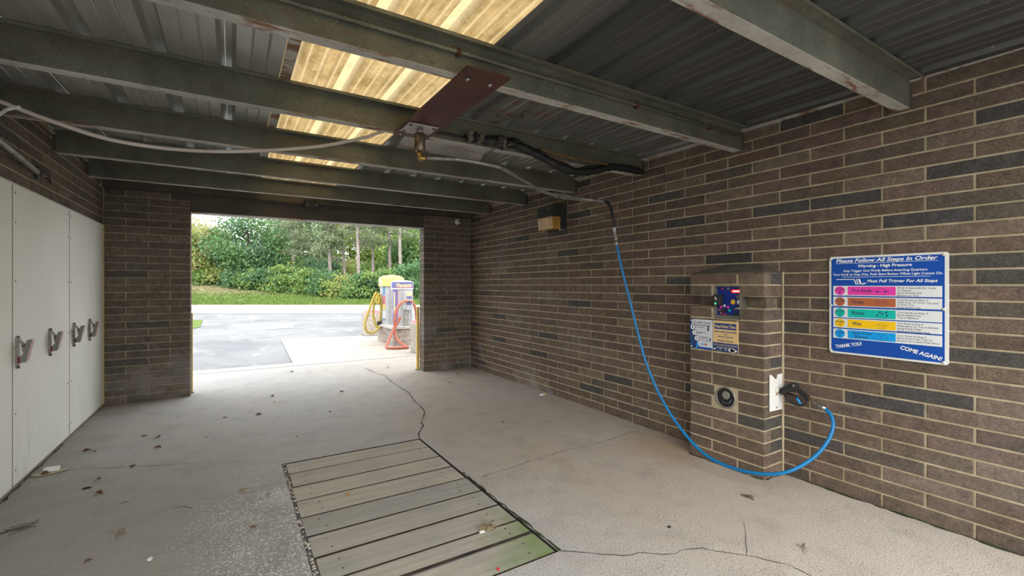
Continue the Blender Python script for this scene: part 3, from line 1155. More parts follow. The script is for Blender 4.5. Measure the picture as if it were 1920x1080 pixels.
# round pipe socket in the pillar
ps = thing('pipe_socket', (PX, PIPE[0], PIPE[1]), 'dark round metal pipe socket set in the brick pillar', 'socket')
obj('mortar_patch', MB().box(PX + 0.002, PX + 0.05, PIPE[0] - 0.094, PIPE[0] + 0.094, 0.442, 0.598), M['mortar'], ps)
obj('rim', MB().tube([(PX - 0.004, PIPE[0] + 0.075 * math.cos(2 * math.pi * k / 32), PIPE[1] + 0.075 * math.sin(2 * math.pi * k / 32)) for k in range(33)], 0.006, 6, False), M['steel_dull'], ps, smooth=True)
obj('sleeve', MB().lathe([(0.073, -0.001), (0.073, 0.0005)], (PX, *PIPE), 32, 'X'), M['rubber'], ps)
obj('inner_cap', MB().lathe([(0.031, 0.002), (0.031, -0.006), (0.027, -0.009)], (PX, PIPE[0] - 0.002, PIPE[1] + 0.018), 24, 'X'), M['clamp_grey'], ps)
obj('wire_clip', MB().tube([(PX - 0.006, PIPE[0] + 0.028, PIPE[1] - 0.022), (PX - 0.008, PIPE[0] + 0.012, PIPE[1] - 0.042), (PX - 0.008, PIPE[0] - 0.030, PIPE[1] - 0.036), (PX - 0.006, PIPE[0] - 0.048, PIPE[1] - 0.008)], 0.0022, 6), M['steel'], ps)

# coin meter ----------------------------------------------------------------
mt = thing('coin_meter', (PX + 0.03, (BX0 + BX1) / 2, BZ0), 'blue coin meter with red lit display in the brick pillar', 'meter')
fx = PX + 0.036
m = MB()
m.box(PX - 0.001, PX + 0.10, BX0 - 0.005, BX0 + 0.002, BZ0, BZ1).box(PX - 0.001, PX + 0.10, BX1 - 0.002, BX1 + 0.005, BZ0, BZ1)
m.box(PX - 0.001, PX + 0.10, BX0, BX1, BZ1 - 0.006, BZ1 + 0.002).box(PX - 0.001, PX + 0.10, BX0, BX1, BZ0 - 0.018, BZ0 + 0.006)
obj('steel_liner', m, M['box_grey'], mt)
face = obj('face_plate', plate(fx, BX0 + 0.002, BX1 - 0.002, BZ0 + 0.006, BZ1 - 0.006, 0.002), M['meter_blue'], mt)


def my(s):
    return BX1 - (BX1 - BX0) * s


def mz(t):
    return BZ1 - (BZ1 - BZ0) * t


em = NT('red_display')
em.out((0.5, 0.01, 0.01), 0.4)
em.b.inputs['Emission Color'].default_value = (1.0, 0.02, 0.015, 1)
em.b.inputs['Emission Strength'].default_value = 0.55
M['led_red'] = em.m
em = NT('display_digits')
em.out((0.9, 0.5, 0.45), 0.4)
em.b.inputs['Emission Color'].default_value = (1.0, 0.55, 0.5, 1)
em.b.inputs['Emission Strength'].default_value = 0.7
M['led_white'] = em.m
em = NT('green_lamp')
em.out((0.02, 0.5, 0.12), 0.4)
em.b.inputs['Emission Color'].default_value = (0.1, 1.0, 0.3, 1)
em.b.inputs['Emission Strength'].default_value = 0.3
M['led_green'] = em.m
FX = fx - 0.0025
d = obj('display', plate(FX - 0.004, my(0.60), my(0.985), mz(0.225), mz(0.125), 0.004), M['led_red'], mt)
for k in range(5):
    yy = my(0.67 + 0.065 * k)
    obj('digit', plate(FX - 0.009, yy, yy - 0.009, mz(0.195), mz(0.155), 0.0006), M['led_white'], d)
reader = obj('card_reader', MB().box(PX - 0.012, fx, my(0.255), my(-0.02), mz(0.655), mz(0.295)), M['black'], mt, bevel=0.004)
obj('status_lamp', disc((PX - 0.0128, my(0.075), mz(0.59)), 0.0075), M['led_green'], reader)
for k in range(3):
    obj('slot_print', plate(PX - 0.0128, my(0.04 + 0.02 * k), my(0.085 + 0.02 * k), mz(0.40 + 0.035 * k), mz(0.37 + 0.035 * k), 0.0004), M['print_white'], reader)
obj('red_button', MB().lathe([(0.008, 0), (0.008, -0.006), (0.005, -0.009)], (FX, my(0.22), mz(0.09)), 14, 'X'), M['red_ink'], mt)
obj('lock', MB().lathe([(0.010, 0), (0.010, -0.005), (0.004, -0.007)], (FX, my(0.47), mz(0.085)), 14, 'X'), M['steel'], mt)
obj('coin_slot', MB().lathe([(0.016, 0), (0.016, -0.006), (0.010, -0.010)], (FX, my(0.87), mz(0.36)), 16, 'X'), M['steel'], mt)
obj('slot_gap', plate(FX - 0.0105, my(0.858), my(0.885), mz(0.41), mz(0.31), 0.0006), M['black'], mt)
obj('yellow_sticker', disc((FX, my(0.64), mz(0.53)), 0.0185), M['yellow'], mt)
obj('white_sticker', disc((FX, my(0.87), mz(0.53)), 0.0165), M['print_white'], mt)
ky, kz = my(0.30), mz(0.81)
obj('knob', MB().lathe([(0.017, 0), (0.015, -0.018), (0.010, -0.020)], (FX, ky, kz), 8, 'X'), M['black'], mt)
for k, c in enumerate(('grey_card', 'pink', 'teal', 'navy', 'red_ink', 'lid_red', 'brown', 'pink')):
    an = math.pi / 2 - k * math.pi / 4
    obj('dial_sticker', disc((FX, ky - 0.040 * math.cos(an), kz + 0.034 * math.sin(an)), 0.0105, 14), M[c], mt)
obj('door_handle', MB().tube([(FX, my(0.76), mz(0.76)), (FX - 0.022, my(0.80), mz(0.755)), (FX - 0.030, my(0.95), mz(0.72)), (FX - 0.024, my(1.02), mz(0.70))], [0.008, 0.010, 0.011, 0.006], 10), M['steel'], mt, smooth=True)
obj('coin_return', MB().box(FX - 0.016, FX, my(0.98), my(0.72), mz(0.985), mz(0.90)), M['black'], mt, bevel=0.003)

# two small notices on the pillar -------------------------------------------
sx = PX - 0.005


def notice(name, y0, y1, z0, z1, mat, label):
    t = thing(name, (sx, (y0 + y1) / 2, z0), label, 'sign')
    obj('board', MB().box(sx - 0.001, sx + 0.006, y0, y1, z0, z1), mat, t)
    return t


n1y0, n1y1, nz0, nz1 = 2.172, 2.374, 0.868, 1.100
t1 = notice('card_notice', n1y0, n1y1, nz0, nz1, M['grey_card'], 'grey and blue credit card instructions notice under the coin meter')


def ny(s):
    return n1y1 - (n1y1 - n1y0) * s


def nz(t):
    return nz1 - (nz1 - nz0) * t


lx = sx - 0.0018
cw, chh = n1y1 - n1y0, nz1 - nz0
m = MB().prism([(x * cw, y * chh) for x, y in [(0, 0), (0.42, 0.0), (0.40, 0.10), (0.28, 0.36), (0.14, 0.62), (0.06, 0.80), (0.13, 1.0), (0.0, 1.0)]], (lx, n1y1, nz0), (0, -1, 0), (0, 0, 1), 0.0004)
obj('blue_swoosh', m, M['navy'], t1)
obj('footer', plate(lx, ny(0.40), ny(1.0), nz0, nz(0.935), 0.0004), M['sign_blue'], t1)
obj('ribbon', MB().tube([(lx - 0.0002, ny(0.35), nz(0.78)), (lx - 0.0002, ny(0.35), nz(0.90)), (lx - 0.0002, ny(0.28), nz(0.995))], 0.006, 6), M['cyan'], t1)
lettering(t1, 'Credit Card', (lx, ny(0.19), nz(0.135)), width=0.145, cap=0.016, mat=M['ink'], bold=0.01, **RW)
lettering(t1, 'Instructions', (lx, ny(0.19), nz(0.215)), width=0.147, cap=0.014, mat=M['ink'], bold=0.01, **RW)
for k, (s, t) in enumerate(((0.135, 0.275), (0.215, 0.465), (0.325, 0.655))):
    c = obj('number_ring', disc((lx - 0.001, ny(s), nz(t)), 0.0235), M['navy'], t1)
    obj('number_disc', disc((lx - 0.0022, ny(s), nz(t)), 0.0190), M['print_white'], c)
    lettering(c, str(k + 1), (lx - 0.0032, ny(s), nz(t) - 0.009), width=0.010 if k == 0 else 0.015, cap=0.019, mat=M['ink'], align='C', **RW)
for s, t, w in ((0.29, 0.27, 0.38), (0.36, 0.45, 0.36), (0.36, 0.48, 0.18), (0.48, 0.60, 0.34), (0.48, 0.645, 0.34)):
    obj('text_line', plate(lx - 0.0002, ny(s), ny(s + w), nz(t), nz(t) + 0.0035, 0.0003), M['navy'], t1)
obj('red_arrow', plate(lx - 0.0002, ny(0.5), ny(0.72), nz(0.715), nz(0.70), 0.0003), M['pink'], t1)
obj('ring_icon', disc((lx - 0.0002, ny(0.79), nz(0.71)), 0.007), M['cyan'], t1)
obj('reader_icon', plate(lx - 0.0002, ny(0.885), ny(0.93), nz(0.72), nz(0.60), 0.0003), M['ink'], t1)
obj('hand_icon', plate(lx - 0.0002, ny(0.79), ny(0.85), nz(0.38), nz(0.20), 0.0003), M['ink'], t1)
obj('card_logo', plate(lx - 0.0002, ny(0.53), ny(0.61), nz(0.86), nz(0.81), 0.0003), M['cyan'], t1)
obj('card_logo', plate(lx - 0.0002, ny(0.66), ny(0.77), nz(0.865), nz(0.81), 0.0003), M['brown'], t1)
for s, t in ((0.07, 0.05), (0.07, 0.95)):
    obj('rivet', MB().lathe([(0.006, 0), (0.005, -0.003), (0.002, -0.004)], (lx, ny(s), nz(t)), 10, 'X'), M['print_white'], t1)

n2y0, n2y1, mz0, mz1 = 1.962, 2.166, 0.872, 1.101
t2 = notice('extra_time_notice', n2y0, n2y1, mz0, mz1, M['tan_card'], 'tan and navy extra time notice with worn lower edge')


def oy(s):
    return n2y1 - (n2y1 - n2y0) * s


def oz(t):
    return mz1 - (mz1 - mz0) * t


obj('heading_band', plate(lx, oy(0.06), oy(0.93), oz(0.28), oz(0.08), 0.0004), M['navy'], t2)
obj('footer_band', plate(lx, oy(0.0), oy(1.0), mz0, oz(0.73), 0.0004), M['navy'], t2)
lettering(t2, 'Need Extra Time', (lx - 0.0006, oy(0.495), oz(0.225)), width=0.165, cap=0.021, mat=M['tan_card'], bold=0.03, align='C', **RW)
lettering(t2, 'Insert one or more coins', (lx - 0.0002, oy(0.50), oz(0.385)), width=0.178, cap=0.014, mat=M['navy'], bold=0.03, align='C', **RW)
lettering(t2, 'when', (lx - 0.0002, oy(0.5), oz(0.455)), width=0.034, cap=0.008, mat=M['navy'], bold=0.03, align='C', **RW)
lettering(t2, 'Beeper Sounds', (lx - 0.0002, oy(0.5), oz(0.545)), width=0.124, cap=0.012, mat=M['navy'], bold=0.01, align='C', **RW)
lettering(t2, 'or', (lx - 0.0002, oy(0.5), oz(0.605)), width=0.016, cap=0.006, mat=M['navy'], bold=0.01, align='C', **RW)
lettering(t2, 'Display Flashes', (lx - 0.0002, oy(0.5), oz(0.685)), width=0.126, cap=0.012, mat=M['navy'], bold=0.01, align='C', **RW)
lettering(t2, 'EXTRA COINS MUST BE INSERTED', (lx - 0.0008, oy(0.5), oz(0.825)), width=0.190, cap=0.010, mat=M['tan_card'], bold=0.01, align='C', **RW)
lettering(t2, 'BEFORE TIME EXPIRES', (lx - 0.0008, oy(0.5), oz(0.91)), width=0.140, cap=0.010, mat=M['tan_card'], bold=0.01, align='C', **RW)
wr = random.Random(8)
for k in range(6):
    s = [0.12, 0.33, 0.56, 0.80, 0.88, 0.95][k]
    w = [0.02, 0.018, 0.02, 0.05, 0.06, 0.05][k]
    mm = MB().prism([(wr.uniform(0.5, 1) * w / 2 * math.cos(q), wr.uniform(0.5, 1) * w / 3 * math.sin(q) + 0.006) for q in [j * 1.047 for j in range(6)]], (lx - 0.0008, oy(s) + w * 0.3, mz0 + 0.006), (0, -1, 0), (0, 0, 1), 0.0003)
    obj('bare_patch', mm, M['grey_card'], t2)
for s, t in ((0.03, 0.03), (0.95, 0.04), (0.04, 0.95)):
    obj('rivet', MB().lathe([(0.006, 0), (0.005, -0.003), (0.002, -0.004)], (lx, oy(s), oz(t)), 10, 'X'), M['offwhite'], t2)

# instruction sign ----------------------------------------------------------
SY0, SY1, SZ0, SZ1 = 0.868, 1.461, 0.924, 1.561
gx = XR - 0.006
sg = thing('instruction_sign', (gx, (SY0 + SY1) / 2, SZ0), 'large blue and white step-by-step wash instruction sign on brick wall', 'sign')


def rrect(y0, y1, z0, z1, r, x, t):
    pts = []
    for cy, cz, a0 in ((y1 - r, z1 - r, 0), (y0 + r, z1 - r, 90), (y0 + r, z0 + r, 180), (y1 - r, z0 + r, 270)):
        for k in range(5):
            a = math.radians(a0 + 22.5 * k)
            pts.append((cy + r * math.cos(a), cz + r * math.sin(a)))
    return MB().prism(pts, (x, 0, 0), (0, 1, 0), (0, 0, 1), t)


obj('board', rrect(SY0, SY1, SZ0, SZ1, 0.014, gx - 0.010, 0.012), M['sign_border'], sg)
gx -= 0.0112
face = obj('blue_field', plate(gx, 0.883, 1.447, 0.936, 1.548, 0.0006), M['sign_blue'], sg)
g1 = gx - 0.0012
W = M['print_white']
lettering(sg, 'Please Follow All Steps In Order', (g1, 1.420, 1.521), width=0.508, cap=0.0225, mat=W, bold=0.022, shear=0.25, **RW)
obj('rule', plate(g1, 1.418, 0.911, 1.5135, 1.5155, 0.0003), W, sg)
lettering(sg, 'Warning - High Pressure', (g1, 1.163, 1.487), width=0.272, cap=0.0175, mat=W, bold=0.022, align='C', **RW)
lettering(sg, 'Grip Trigger Gun Firmly Before Inserting Quarters.', (g1, 1.166, 1.459), width=0.424, cap=0.0135, mat=W, bold=0.015, align='C', **RW)
lettering(sg, 'Turn Knob to Step One. Push Start Button When Light Comes On.', (g1, 1.1635, 1.436), width=0.548, cap=0.0135, mat=W, bold=0.015, align='C', **RW)
obj('rule', plate(g1, 1.383, 0.943, 1.4245, 1.4265, 0.0003), W, sg)
lettering(sg, 'Must Pull Trigger For All Steps', (g1, 1.248, 1.3915), width=0.336, cap=0.0175, mat=W, bold=0.018, shear=0.25, **RW)
# wand icon
m = MB().box(g1 - 0.0003, g1 + 0.0003, 1.316, 1.418, 1.4085, 1.4125)
for a, b, c, d in ((1.322, 1.316, 1.303, 1.309), (1.307, 1.302, 1.294, 1.299), (1.296, 1.286, 1.276, 1.287)):
    m.prism([(-a, 1.414), (-b, 1.414), (-c, 1.378), (-d, 1.378)], (g1, 0, 0), (0, -1, 0), (0, 0, 1), 0.0003)
m.prism([(-1.290, 1.382), (-1.256, 1.389), (-1.252, 1.384), (-1.275, 1.377)], (g1, 0, 0), (0, -1, 0), (0, 0, 1), 0.0003)
obj('wand_icon', m, W, sg)
rows = [(1.369, 1.305, 'pink', 'Pre-Soak', ['Wait 6 Seconds for Soap', 'To Appear.', 'Spray Entire Car', 'Bottom to Top.'], [0.137, 0.056, 0.091, 0.080]),
        (1.297, 1.235, 'brown', 'Soap', ['Turn Knob to Step 2.', 'Hold Gun 12" from Car and', '2" from Tire.', 'Soap Entire Car.'], [0.113, 0.151, 0.063, 0.089]),
        (1.225, 1.162, 'teal', 'Rinse', ['Turn Knob to Step 3.', 'Rinse Entire Car', 'Top to Bottom.'], [0.113, 0.089, 0.081]),
        (1.156, 1.095, 'yellow', 'Wax', ['Turn Knob to Step 4.', 'Polish Entire Car Top to Bottom.', 'Using Polish Helps', 'Shine and Prevents Rust.'], [0.096, 0.153, 0.089, 0.120]),
        (1.087, 1.025, 'cyan', 'Spot Free', ['Turn Knob to Step 5.', 'Rinse Entire Car Top to', 'Bottom for a Spot Free Shine.'], [0.107, 0.124, 0.157])]
INK = M['ink']
for k, (zt, zb, cm, title, lines, ws) in enumerate(rows):
    row = obj('step_row', plate(g1, 0.893, 1.436, zb, zt, 0.0004), M['sign_white'], sg)
    zc = (zt + zb) / 2
    g2 = g1 - 0.0011
    g3 = g2 - 0.0010
    obj('step_disc', MB().lathe([(0.0285, -0.0004), (0.0285, 0.0004)], (g2, 1.397, zc), 28, 'X'), M[cm], row)
    obj('step_bar', rrect(1.103, 1.352, zb + 0.005, zt - 0.005, 0.004, g2 - 0.0004, 0.0008), M[cm], row)
    lettering(row, 'STEP', (g3, 1.397, zc + 0.001), width=0.050, cap=0.0135, mat=INK, bold=0.005, align='C', **RW)
    lettering(row, str(k + 1), (g3, 1.397, zc - 0.018), width=0.006 if k == 0 else 0.010, cap=0.0125, mat=INK, align='C', bold=0.005, **RW)
    if k < 4:
        lettering(row, title, (g3, 1.328, zc - 0.008), width=[0.107, 0.062, 0.068, 0.052][k], cap=0.021, mat=INK, bold=0.012, **RW)
    else:
        lettering(row, 'Spot Free', (g3, 1.328, zc + 0.005), width=0.104, cap=0.016, mat=INK, bold=0.005, **RW)
        lettering(row, 'Rinse', (g3, 1.312, zc - 0.019), width=0.068, cap=0.017, mat=INK, bold=0.005, **RW)
    for q, (s, w_) in enumerate(zip(lines, ws)):
        lettering(row, s, (g2, 1.096, zt - 0.0165 - 0.0148 * q - (0.004 if len(lines) == 3 else 0)), width=w_ * 1.28 if w_ < 0.14 else w_ * 1.24, cap=0.0100, mat=INK, bold=0.004, **RW)
    m = MB()
    iy = 1.172
    if k == 0:
        m.tube([(g3, iy + 0.034, zc + 0.002), (g3, iy + 0.020, zc + 0.004), (g3, iy + 0.012, zc + 0.012), (g3, iy - 0.012, zc + 0.012), (g3, iy - 0.020, zc + 0.005), (g3, iy - 0.034, zc + 0.003), (g3, iy - 0.034, zc - 0.004), (g3, iy + 0.034, zc - 0.004), (g3, iy + 0.034, zc + 0.002)], 0.0008, 4, False)
        for s in (-0.019, 0.019):
            m.lathe([(0.0055, -0.0004), (0.0055, 0.0004)], (g3, iy + s, zc - 0.005), 12, 'X')
    elif k == 1:
        for a, b, r in ((0.012, 0.008, 0.007), (-0.016, 0.010, 0.006), (0.024, -0.006, 0.006), (-0.006, -0.004, 0.005), (-0.026, -0.006, 0.006), (0.03, 0.012, 0.003)):
            m.tube([(g3, iy + a + r * math.cos(t), zc + b + r * math.sin(t) * 0.9) for t in [j * math.pi / 6 for j in range(13)]], 0.0006, 4, False)
    elif k == 2:
        for a, b in ((0.010, 0.012), (-0.022, 0.012), (-0.002, 0.002), (0.024, -0.008), (-0.024, -0.008)):
            m.prism([(-0.004, -0.004), (0.003, -0.005), (0.006, 0.0), (0.007, 0.009), (-0.002, 0.003)], (g3, iy + a, zc + b), (0, -1, 0), (0, 0, 1), 0.0004)
    elif k == 3:
        for j in range(8):
            a = j * math.pi / 4
            c_, s_ = math.cos(a), math.sin(a)
            l0, l1 = 0.010, (0.028 if j % 4 == 0 else 0.020)
            m.tube([(g3, iy + c_ * l0, zc + s_ * l0 * 0.75), (g3, iy + c_ * l1, zc + s_ * l1 * 0.75)], 0.0008, 4, False)
    else:
        for a, b in ((0.014, 0.012), (-0.014, 0.012), (0.030, -0.006), (0.004, -0.004), (-0.026, -0.008)):
            for j in range(3):
                an = j * math.pi / 3
                m.tube([(g3, iy + a + 0.006 * math.cos(an), zc + b + 0.006 * math.sin(an)), (g3, iy + a - 0.006 * math.cos(an), zc + b - 0.006 * math.sin(an))], 0.0004, 4, False)
    obj('step_icon', m, INK, row)
    lettering(row, 'High Pressure' if k not in (0, 4) else 'Low Pressure', (g3, iy, zb + 0.007), width=0.040, cap=0.0045, mat=INK, bold=0.0, align='C', **RW)
lettering(sg, 'THANK YOU!', (g1, 1.420, 0.956), width=0.150, cap=0.0215, mat=W, bold=0.025, rot=math.radians(14), **RW)
lettering(sg, 'COME AGAIN!', (g1, 1.083, 0.992), width=0.192, cap=0.0225, mat=W, bold=0.025, shear=0.1, rot=math.radians(-14), **RW)
for y in (0.886, 1.449):
    for z in (0.938, 1.238, 1.546):
        obj('rivet', MB().lathe([(0.009, 0), (0.008, -0.004), (0.004, -0.006)], (gx - 0.0008, y, z), 12, 'X'), M['offwhite'], sg, smooth=True)

# gun holder plate on the pillar side ---------------------------------------
hy = PY0 - 0.006
hp = thing('gun_holder', (3.315, hy, 0.475), 'white metal holder plate with notched top on the pillar side', 'holder')
m = MB().prism([(3.232, 0.478), (3.398, 0.474), (3.398, 0.732), (3.335, 0.732), (3.325, 0.700), (3.300, 0.704), (3.252, 0.737), (3.232, 0.737)], (0, hy, 0), (1, 0, 0), (0, 0, 1), 0.004)
obj('plate', m, M['white'], hp)
obj('knob', MB().lathe([(0.022, 0.004), (0.022, -0.006), (0.015, -0.012)], (3.318, hy - 0.004, 0.622), 16, 'Y'), M['offwhite'], hp, smooth=True)
obj('pin', MB().tube([(3.318, hy - 0.006, 0.598), (3.318, hy - 0.03, 0.600)], 0.004, 8), M['steel'], hp)
obj('red_spot', MB().lathe([(0.006, 0.002), (0.006, -0.001)], (3.316, hy - 0.004, 0.588), 10, 'Y'), M['red_ink'], hp)
obj('bolt', MB().lathe([(0.007, 0.002), (0.006, -0.004)], (3.320, hy - 0.004, 0.497), 8, 'Y'), M['steel_dull'], hp)

# trigger gun ---------------------------------------------------------------
GXX = 3.35
gun = thing('spray_gun', (GXX, 1.64, 0.54), 'black trigger spray gun with blue trigger hung beside the pillar', 'spray gun')


def gp(poly, dx, w):
    """side outline (y,z) with width w about GXX."""
    return MB().prism([(-y, z) for y, z in poly], (GXX + dx + w / 2, 0, 0), (0, -1, 0), (0, 0, 1), w)


obj('body', gp([(1.757, 0.602), (1.752, 0.630), (1.735, 0.643), (1.672, 0.690), (1.640, 0.690), (1.628, 0.676), (1.634, 0.648), (1.655, 0.628), (1.690, 0.617), (1.722, 0.590), (1.744, 0.588)], 0, 0.034), M['black'], gun, bevel=0.005)
obj('grip', gp([(1.662, 0.648), (1.634, 0.662), (1.570, 0.622), (1.552, 0.606), (1.562, 0.582), (1.582, 0.590)], 0, 0.032), M['black'], gun, bevel=0.006)
for k in range(6):
    y = 1.742 - 0.009 * k
    obj('rib', gp([(y, 0.614 + 0.006 * k), (y - 0.004, 0.616 + 0.006 * k), (y - 0.010, 0.636 + 0.006 * k), (y - 0.006, 0.634 + 0.006 * k)], 0, 0.037), M['rubber'], gun)
obj('trigger_guard', MB().tube([(GXX, 1.722, 0.594), (GXX, 1.708, 0.566), (GXX, 1.672, 0.543), (GXX, 1.630, 0.535), (GXX, 1.606, 0.540), (GXX, 1.585, 0.562), (GXX, 1.572, 0.590)], 0.0068, 8), M['black'], gun, smooth=True)
obj('trigger_arm', MB().tube([(GXX, 1.702, 0.606), (GXX, 1.672, 0.606), (GXX, 1.650, 0.594), (GXX, 1.640, 0.582)], [0.006, 0.008, 0.008, 0.007], 8), M['rubber'], gun, smooth=True)
obj('trigger', MB().tube([(GXX, 1.641, 0.586), (GXX, 1.630, 0.572), (GXX, 1.614, 0.550)], [0.008, 0.0085, 0.0075], 8), M['blue_plastic'], gun, smooth=True)
obj('nozzle', MB().tube([(GXX, 1.755, 0.598), (GXX - 0.01, 1.768, 0.594), (3.322, 1.7655, 0.592)], 0.005, 8), M['brass'], gun)
obj('highlight_bolt', MB().lathe([(0.009, 0), (0.009, -0.004)], (GXX - 0.017, 1.652, 0.672), 10, 'X'), M['steel_dull'], gun)
obj('brass_fitting', MB().tube([(GXX, 1.560, 0.602), (3.345, 1.538, 0.594)], 0.012, 8), M['brass'], gun)
obj('swivel_fitting', MB().tube([(3.345, 1.540, 0.595), (3.342, 1.520, 0.585), (3.338, 1.505, 0.577), (3.336, 1.498, 0.573)], [0.011, 0.010, 0.014, 0.013], 10), M['steel'], gun)

# high pressure hose --------------------------------------------------------
def spline(pts, n=8):
    P = [Vector(p) for p in pts]
    P = [2 * P[0] - P[1]] + P + [2 * P[-1] - P[-2]]
    out = []
    for i in range(1, len(P) - 2):
        a, b, c, d = P[i - 1], P[i], P[i + 1], P[i + 2]
        for k in range(n):
            t = k / n
            out.append(0.5 * ((2 * b) + (c - a) * t + (2 * a - 5 * b + 4 * c - d) * t * t + (3 * b - a - 3 * c + d) * t ** 3))
    out.append(P[-2])
    return out


HP = [(2.872, 2.900, 1.742), (2.875, 2.895, 1.714), (2.89, 2.859, 1.535), (2.92, 2.794, 1.256), (2.95, 2.719, 0.948), (2.97, 2.632, 0.677), (2.98, 2.448, 0.382), (2.98, 2.2, 0.168), (2.98, 2.0, 0.097), (2.99, 1.749, 0.105),
      (3.05, 1.571, 0.155), (3.16, 1.463, 0.252), (3.24, 1.406, 0.364), (3.29, 1.391, 0.462), (3.32, 1.416, 0.525), (3.332, 1.455, 0.556)]
hs = thing('spray_hose', (2.98, 2.0, 0.08), 'blue high pressure hose looping from the ceiling boom to the spray gun', 'hose')
obj('hose', MB().tube(spline(HP, 10), 0.0115, 12), M['hose_blue'], hs, smooth=True)
obj('crimp', MB().tube([(3.331, 1.452, 0.554), (3.337, 1.500, 0.574)], [0.0145, 0.013], 10), M['steel'], hs, smooth=True)
obj('upper_crimp', MB().tube([(2.871, 2.903, 1.765), (2.874, 2.896, 1.722)], 0.0155, 10), M['steel'], hs, smooth=True)

# ceiling boom --------------------------------------------------------------
bm = thing('swivel_boom', (1.058, 2.90, 2.20), 'rusty steel swivel boom carrying the blue hose under the red plate', 'boom')
zp = 2.428
obj('swivel_plate', MB().box(0.965, 1.165, 2.815, 3.01, zp - 0.012, zp - 0.006), M['flange'], bm, bevel=0.002)
for x in (0.985, 1.145):
    for y in (2.84, 2.985):
        obj('bolt', MB().lathe([(0.012, -0.020), (0.012, -0.012)], (x, y, zp), 6), M['dark_steel'], bm)
obj('stem', MB().lathe([(0.020, 2.37), (0.020, zp - 0.010)], (1.058, 2.875, 0), 12), M['steel_dull'], bm, smooth=True)
obj('swivel', MB().lathe([(0.030, 2.262), (0.036, 2.272), (0.036, 2.372), (0.030, 2.380)], (1.058, 2.875, 0), 20), M['bronze'], bm, smooth=True, split=True)
obj('swivel_elbow', MB().tube([(1.058, 2.875, 2.268), (1.058, 2.873, 2.225), (1.066, 2.868, 2.212), (1.092, 2.845, 2.214)], [0.018, 0.019, 0.019, 0.015], 10), M['brass'], bm, smooth=True)
ARM = [(1.092, 2.842, 2.214), (1.20, 2.79, 2.212), (1.318, 2.745, 2.21), (1.571, 2.754, 2.205), (1.66, 2.785, 2.202), (1.76, 2.835, 2.190), (2.10, 2.995, 2.149), (2.182, 3.025, 2.140), (2.307, 3.045, 2.131), (2.589, 3.037, 2.125), (2.842, 3.003, 2.121)]
obj('arm', MB().tube(spline(ARM, 5), 0.0125, 10), M['steel_dull'], bm, smooth=True)
sp = []
for k in range(24 * 8):
    t = k / (24 * 8 - 1)
    p = Vector((2.30, 3.044, 2.131)).lerp(Vector((2.60, 3.036, 2.125)), t)
    a = t * 24 * 2 * math.pi
    sp.append(p + Vector((0.02 * math.cos(a) * 0, math.cos(a) * 0.019, math.sin(a) * 0.019)))
obj('spring', MB().tube(sp, 0.0045, 5), M['steel_dull'], bm, smooth=True)
obj('bend_hose', MB().tube(spline([(2.835, 3.004, 2.122), (2.845, 2.963, 2.086), (2.85, 2.930, 1.997), (2.855, 2.92, 1.935), (2.86, 2.916, 1.875)], 6), 0.0135, 10), M['rubber'], bm, smooth=True)
obj('fitting', MB().tube([(2.86, 2.916, 1.880), (2.863, 2.913, 1.845)], 0.0155, 10), M['steel'], bm)
obj('coupling', MB().tube([(2.863, 2.913, 1.848), (2.869, 2.905, 1.780), (2.871, 2.903, 1.763)], [0.012, 0.014, 0.012], 10), M['steel_dull'], bm)

# red plate -----------------------------------------------------------------
rp = thing('mounting_plate', (1.075, 2.53, 2.42), 'dark red painted steel plate bolted across two roof beams', 'plate')
m = MB().hexa([(0.952, 1.94, 2.412), (1.195, 1.94, 2.412), (1.203, 3.13, 2.430), (0.955, 3.13, 2.430), (0.952, 1.94, 2.421), (1.195, 1.94, 2.421), (1.203, 3.13, 2.439), (0.955, 3.13, 2.439)])
obj('plate', m, M['rust_plate'], rp)
for x, y in ((1.008, 2.054), (1.136, 2.054), (0.994, 3.075)):
    obj('bolt', MB().lathe([(0.007, -0.012), (0.012, -0.008), (0.013, 0.0)], (x, y, 2.412 + 0.0151 * (y - 1.94)), 10), M['steel'], rp, smooth=True)

# black taped bundle under third beam --------------------------------------
bd = thing('hose_bundle', (2.3, 3.04, 2.34), 'black taped hose bundle sagging along the roof beam', 'hose')
BY = 3.025
BP = [(1.60, BY, 2.470), (1.70, BY, 2.475), (1.80, BY, 2.478), (1.886, BY, 2.484), (2.038, BY, 2.452), (2.197, BY, 2.411), (2.364, BY, 2.362), (2.539, BY, 2.352), (2.723, BY, 2.380), (2.90, BY, 2.440), (3.118, BY, 2.460), (3.33, BY, 2.455)]
br = random.Random(4)
sp = spline(BP, 6)
obj('wrapped_hose', MB().tube(sp, [0.032 + br.uniform(-0.006, 0.007) for _ in sp], 10), M['rubber'], bd, smooth=True)
obj('second_hose', MB().tube([p + Vector((0, 0.01, 0.034 + 0.012 * math.sin(i * 0.7))) for i, p in enumerate(sp[8:52])], 0.014, 8), M['rubber'], bd, smooth=True)
obj('lead_cable', MB().tube(spline([(1.20, BY + 0.02, 2.47), (1.38, BY + 0.01, 2.468), (1.52, BY, 2.45), (1.64, BY, 2.47)], 6), 0.010, 8), M['rubber'], bd, smooth=True)
obj('ochre_cable', MB().tube([(2.13, BY - 0.03, 2.470), (2.45, BY - 0.035, 2.448), (2.86, BY - 0.03, 2.452)], 0.005, 6), M['ochre'], bd)
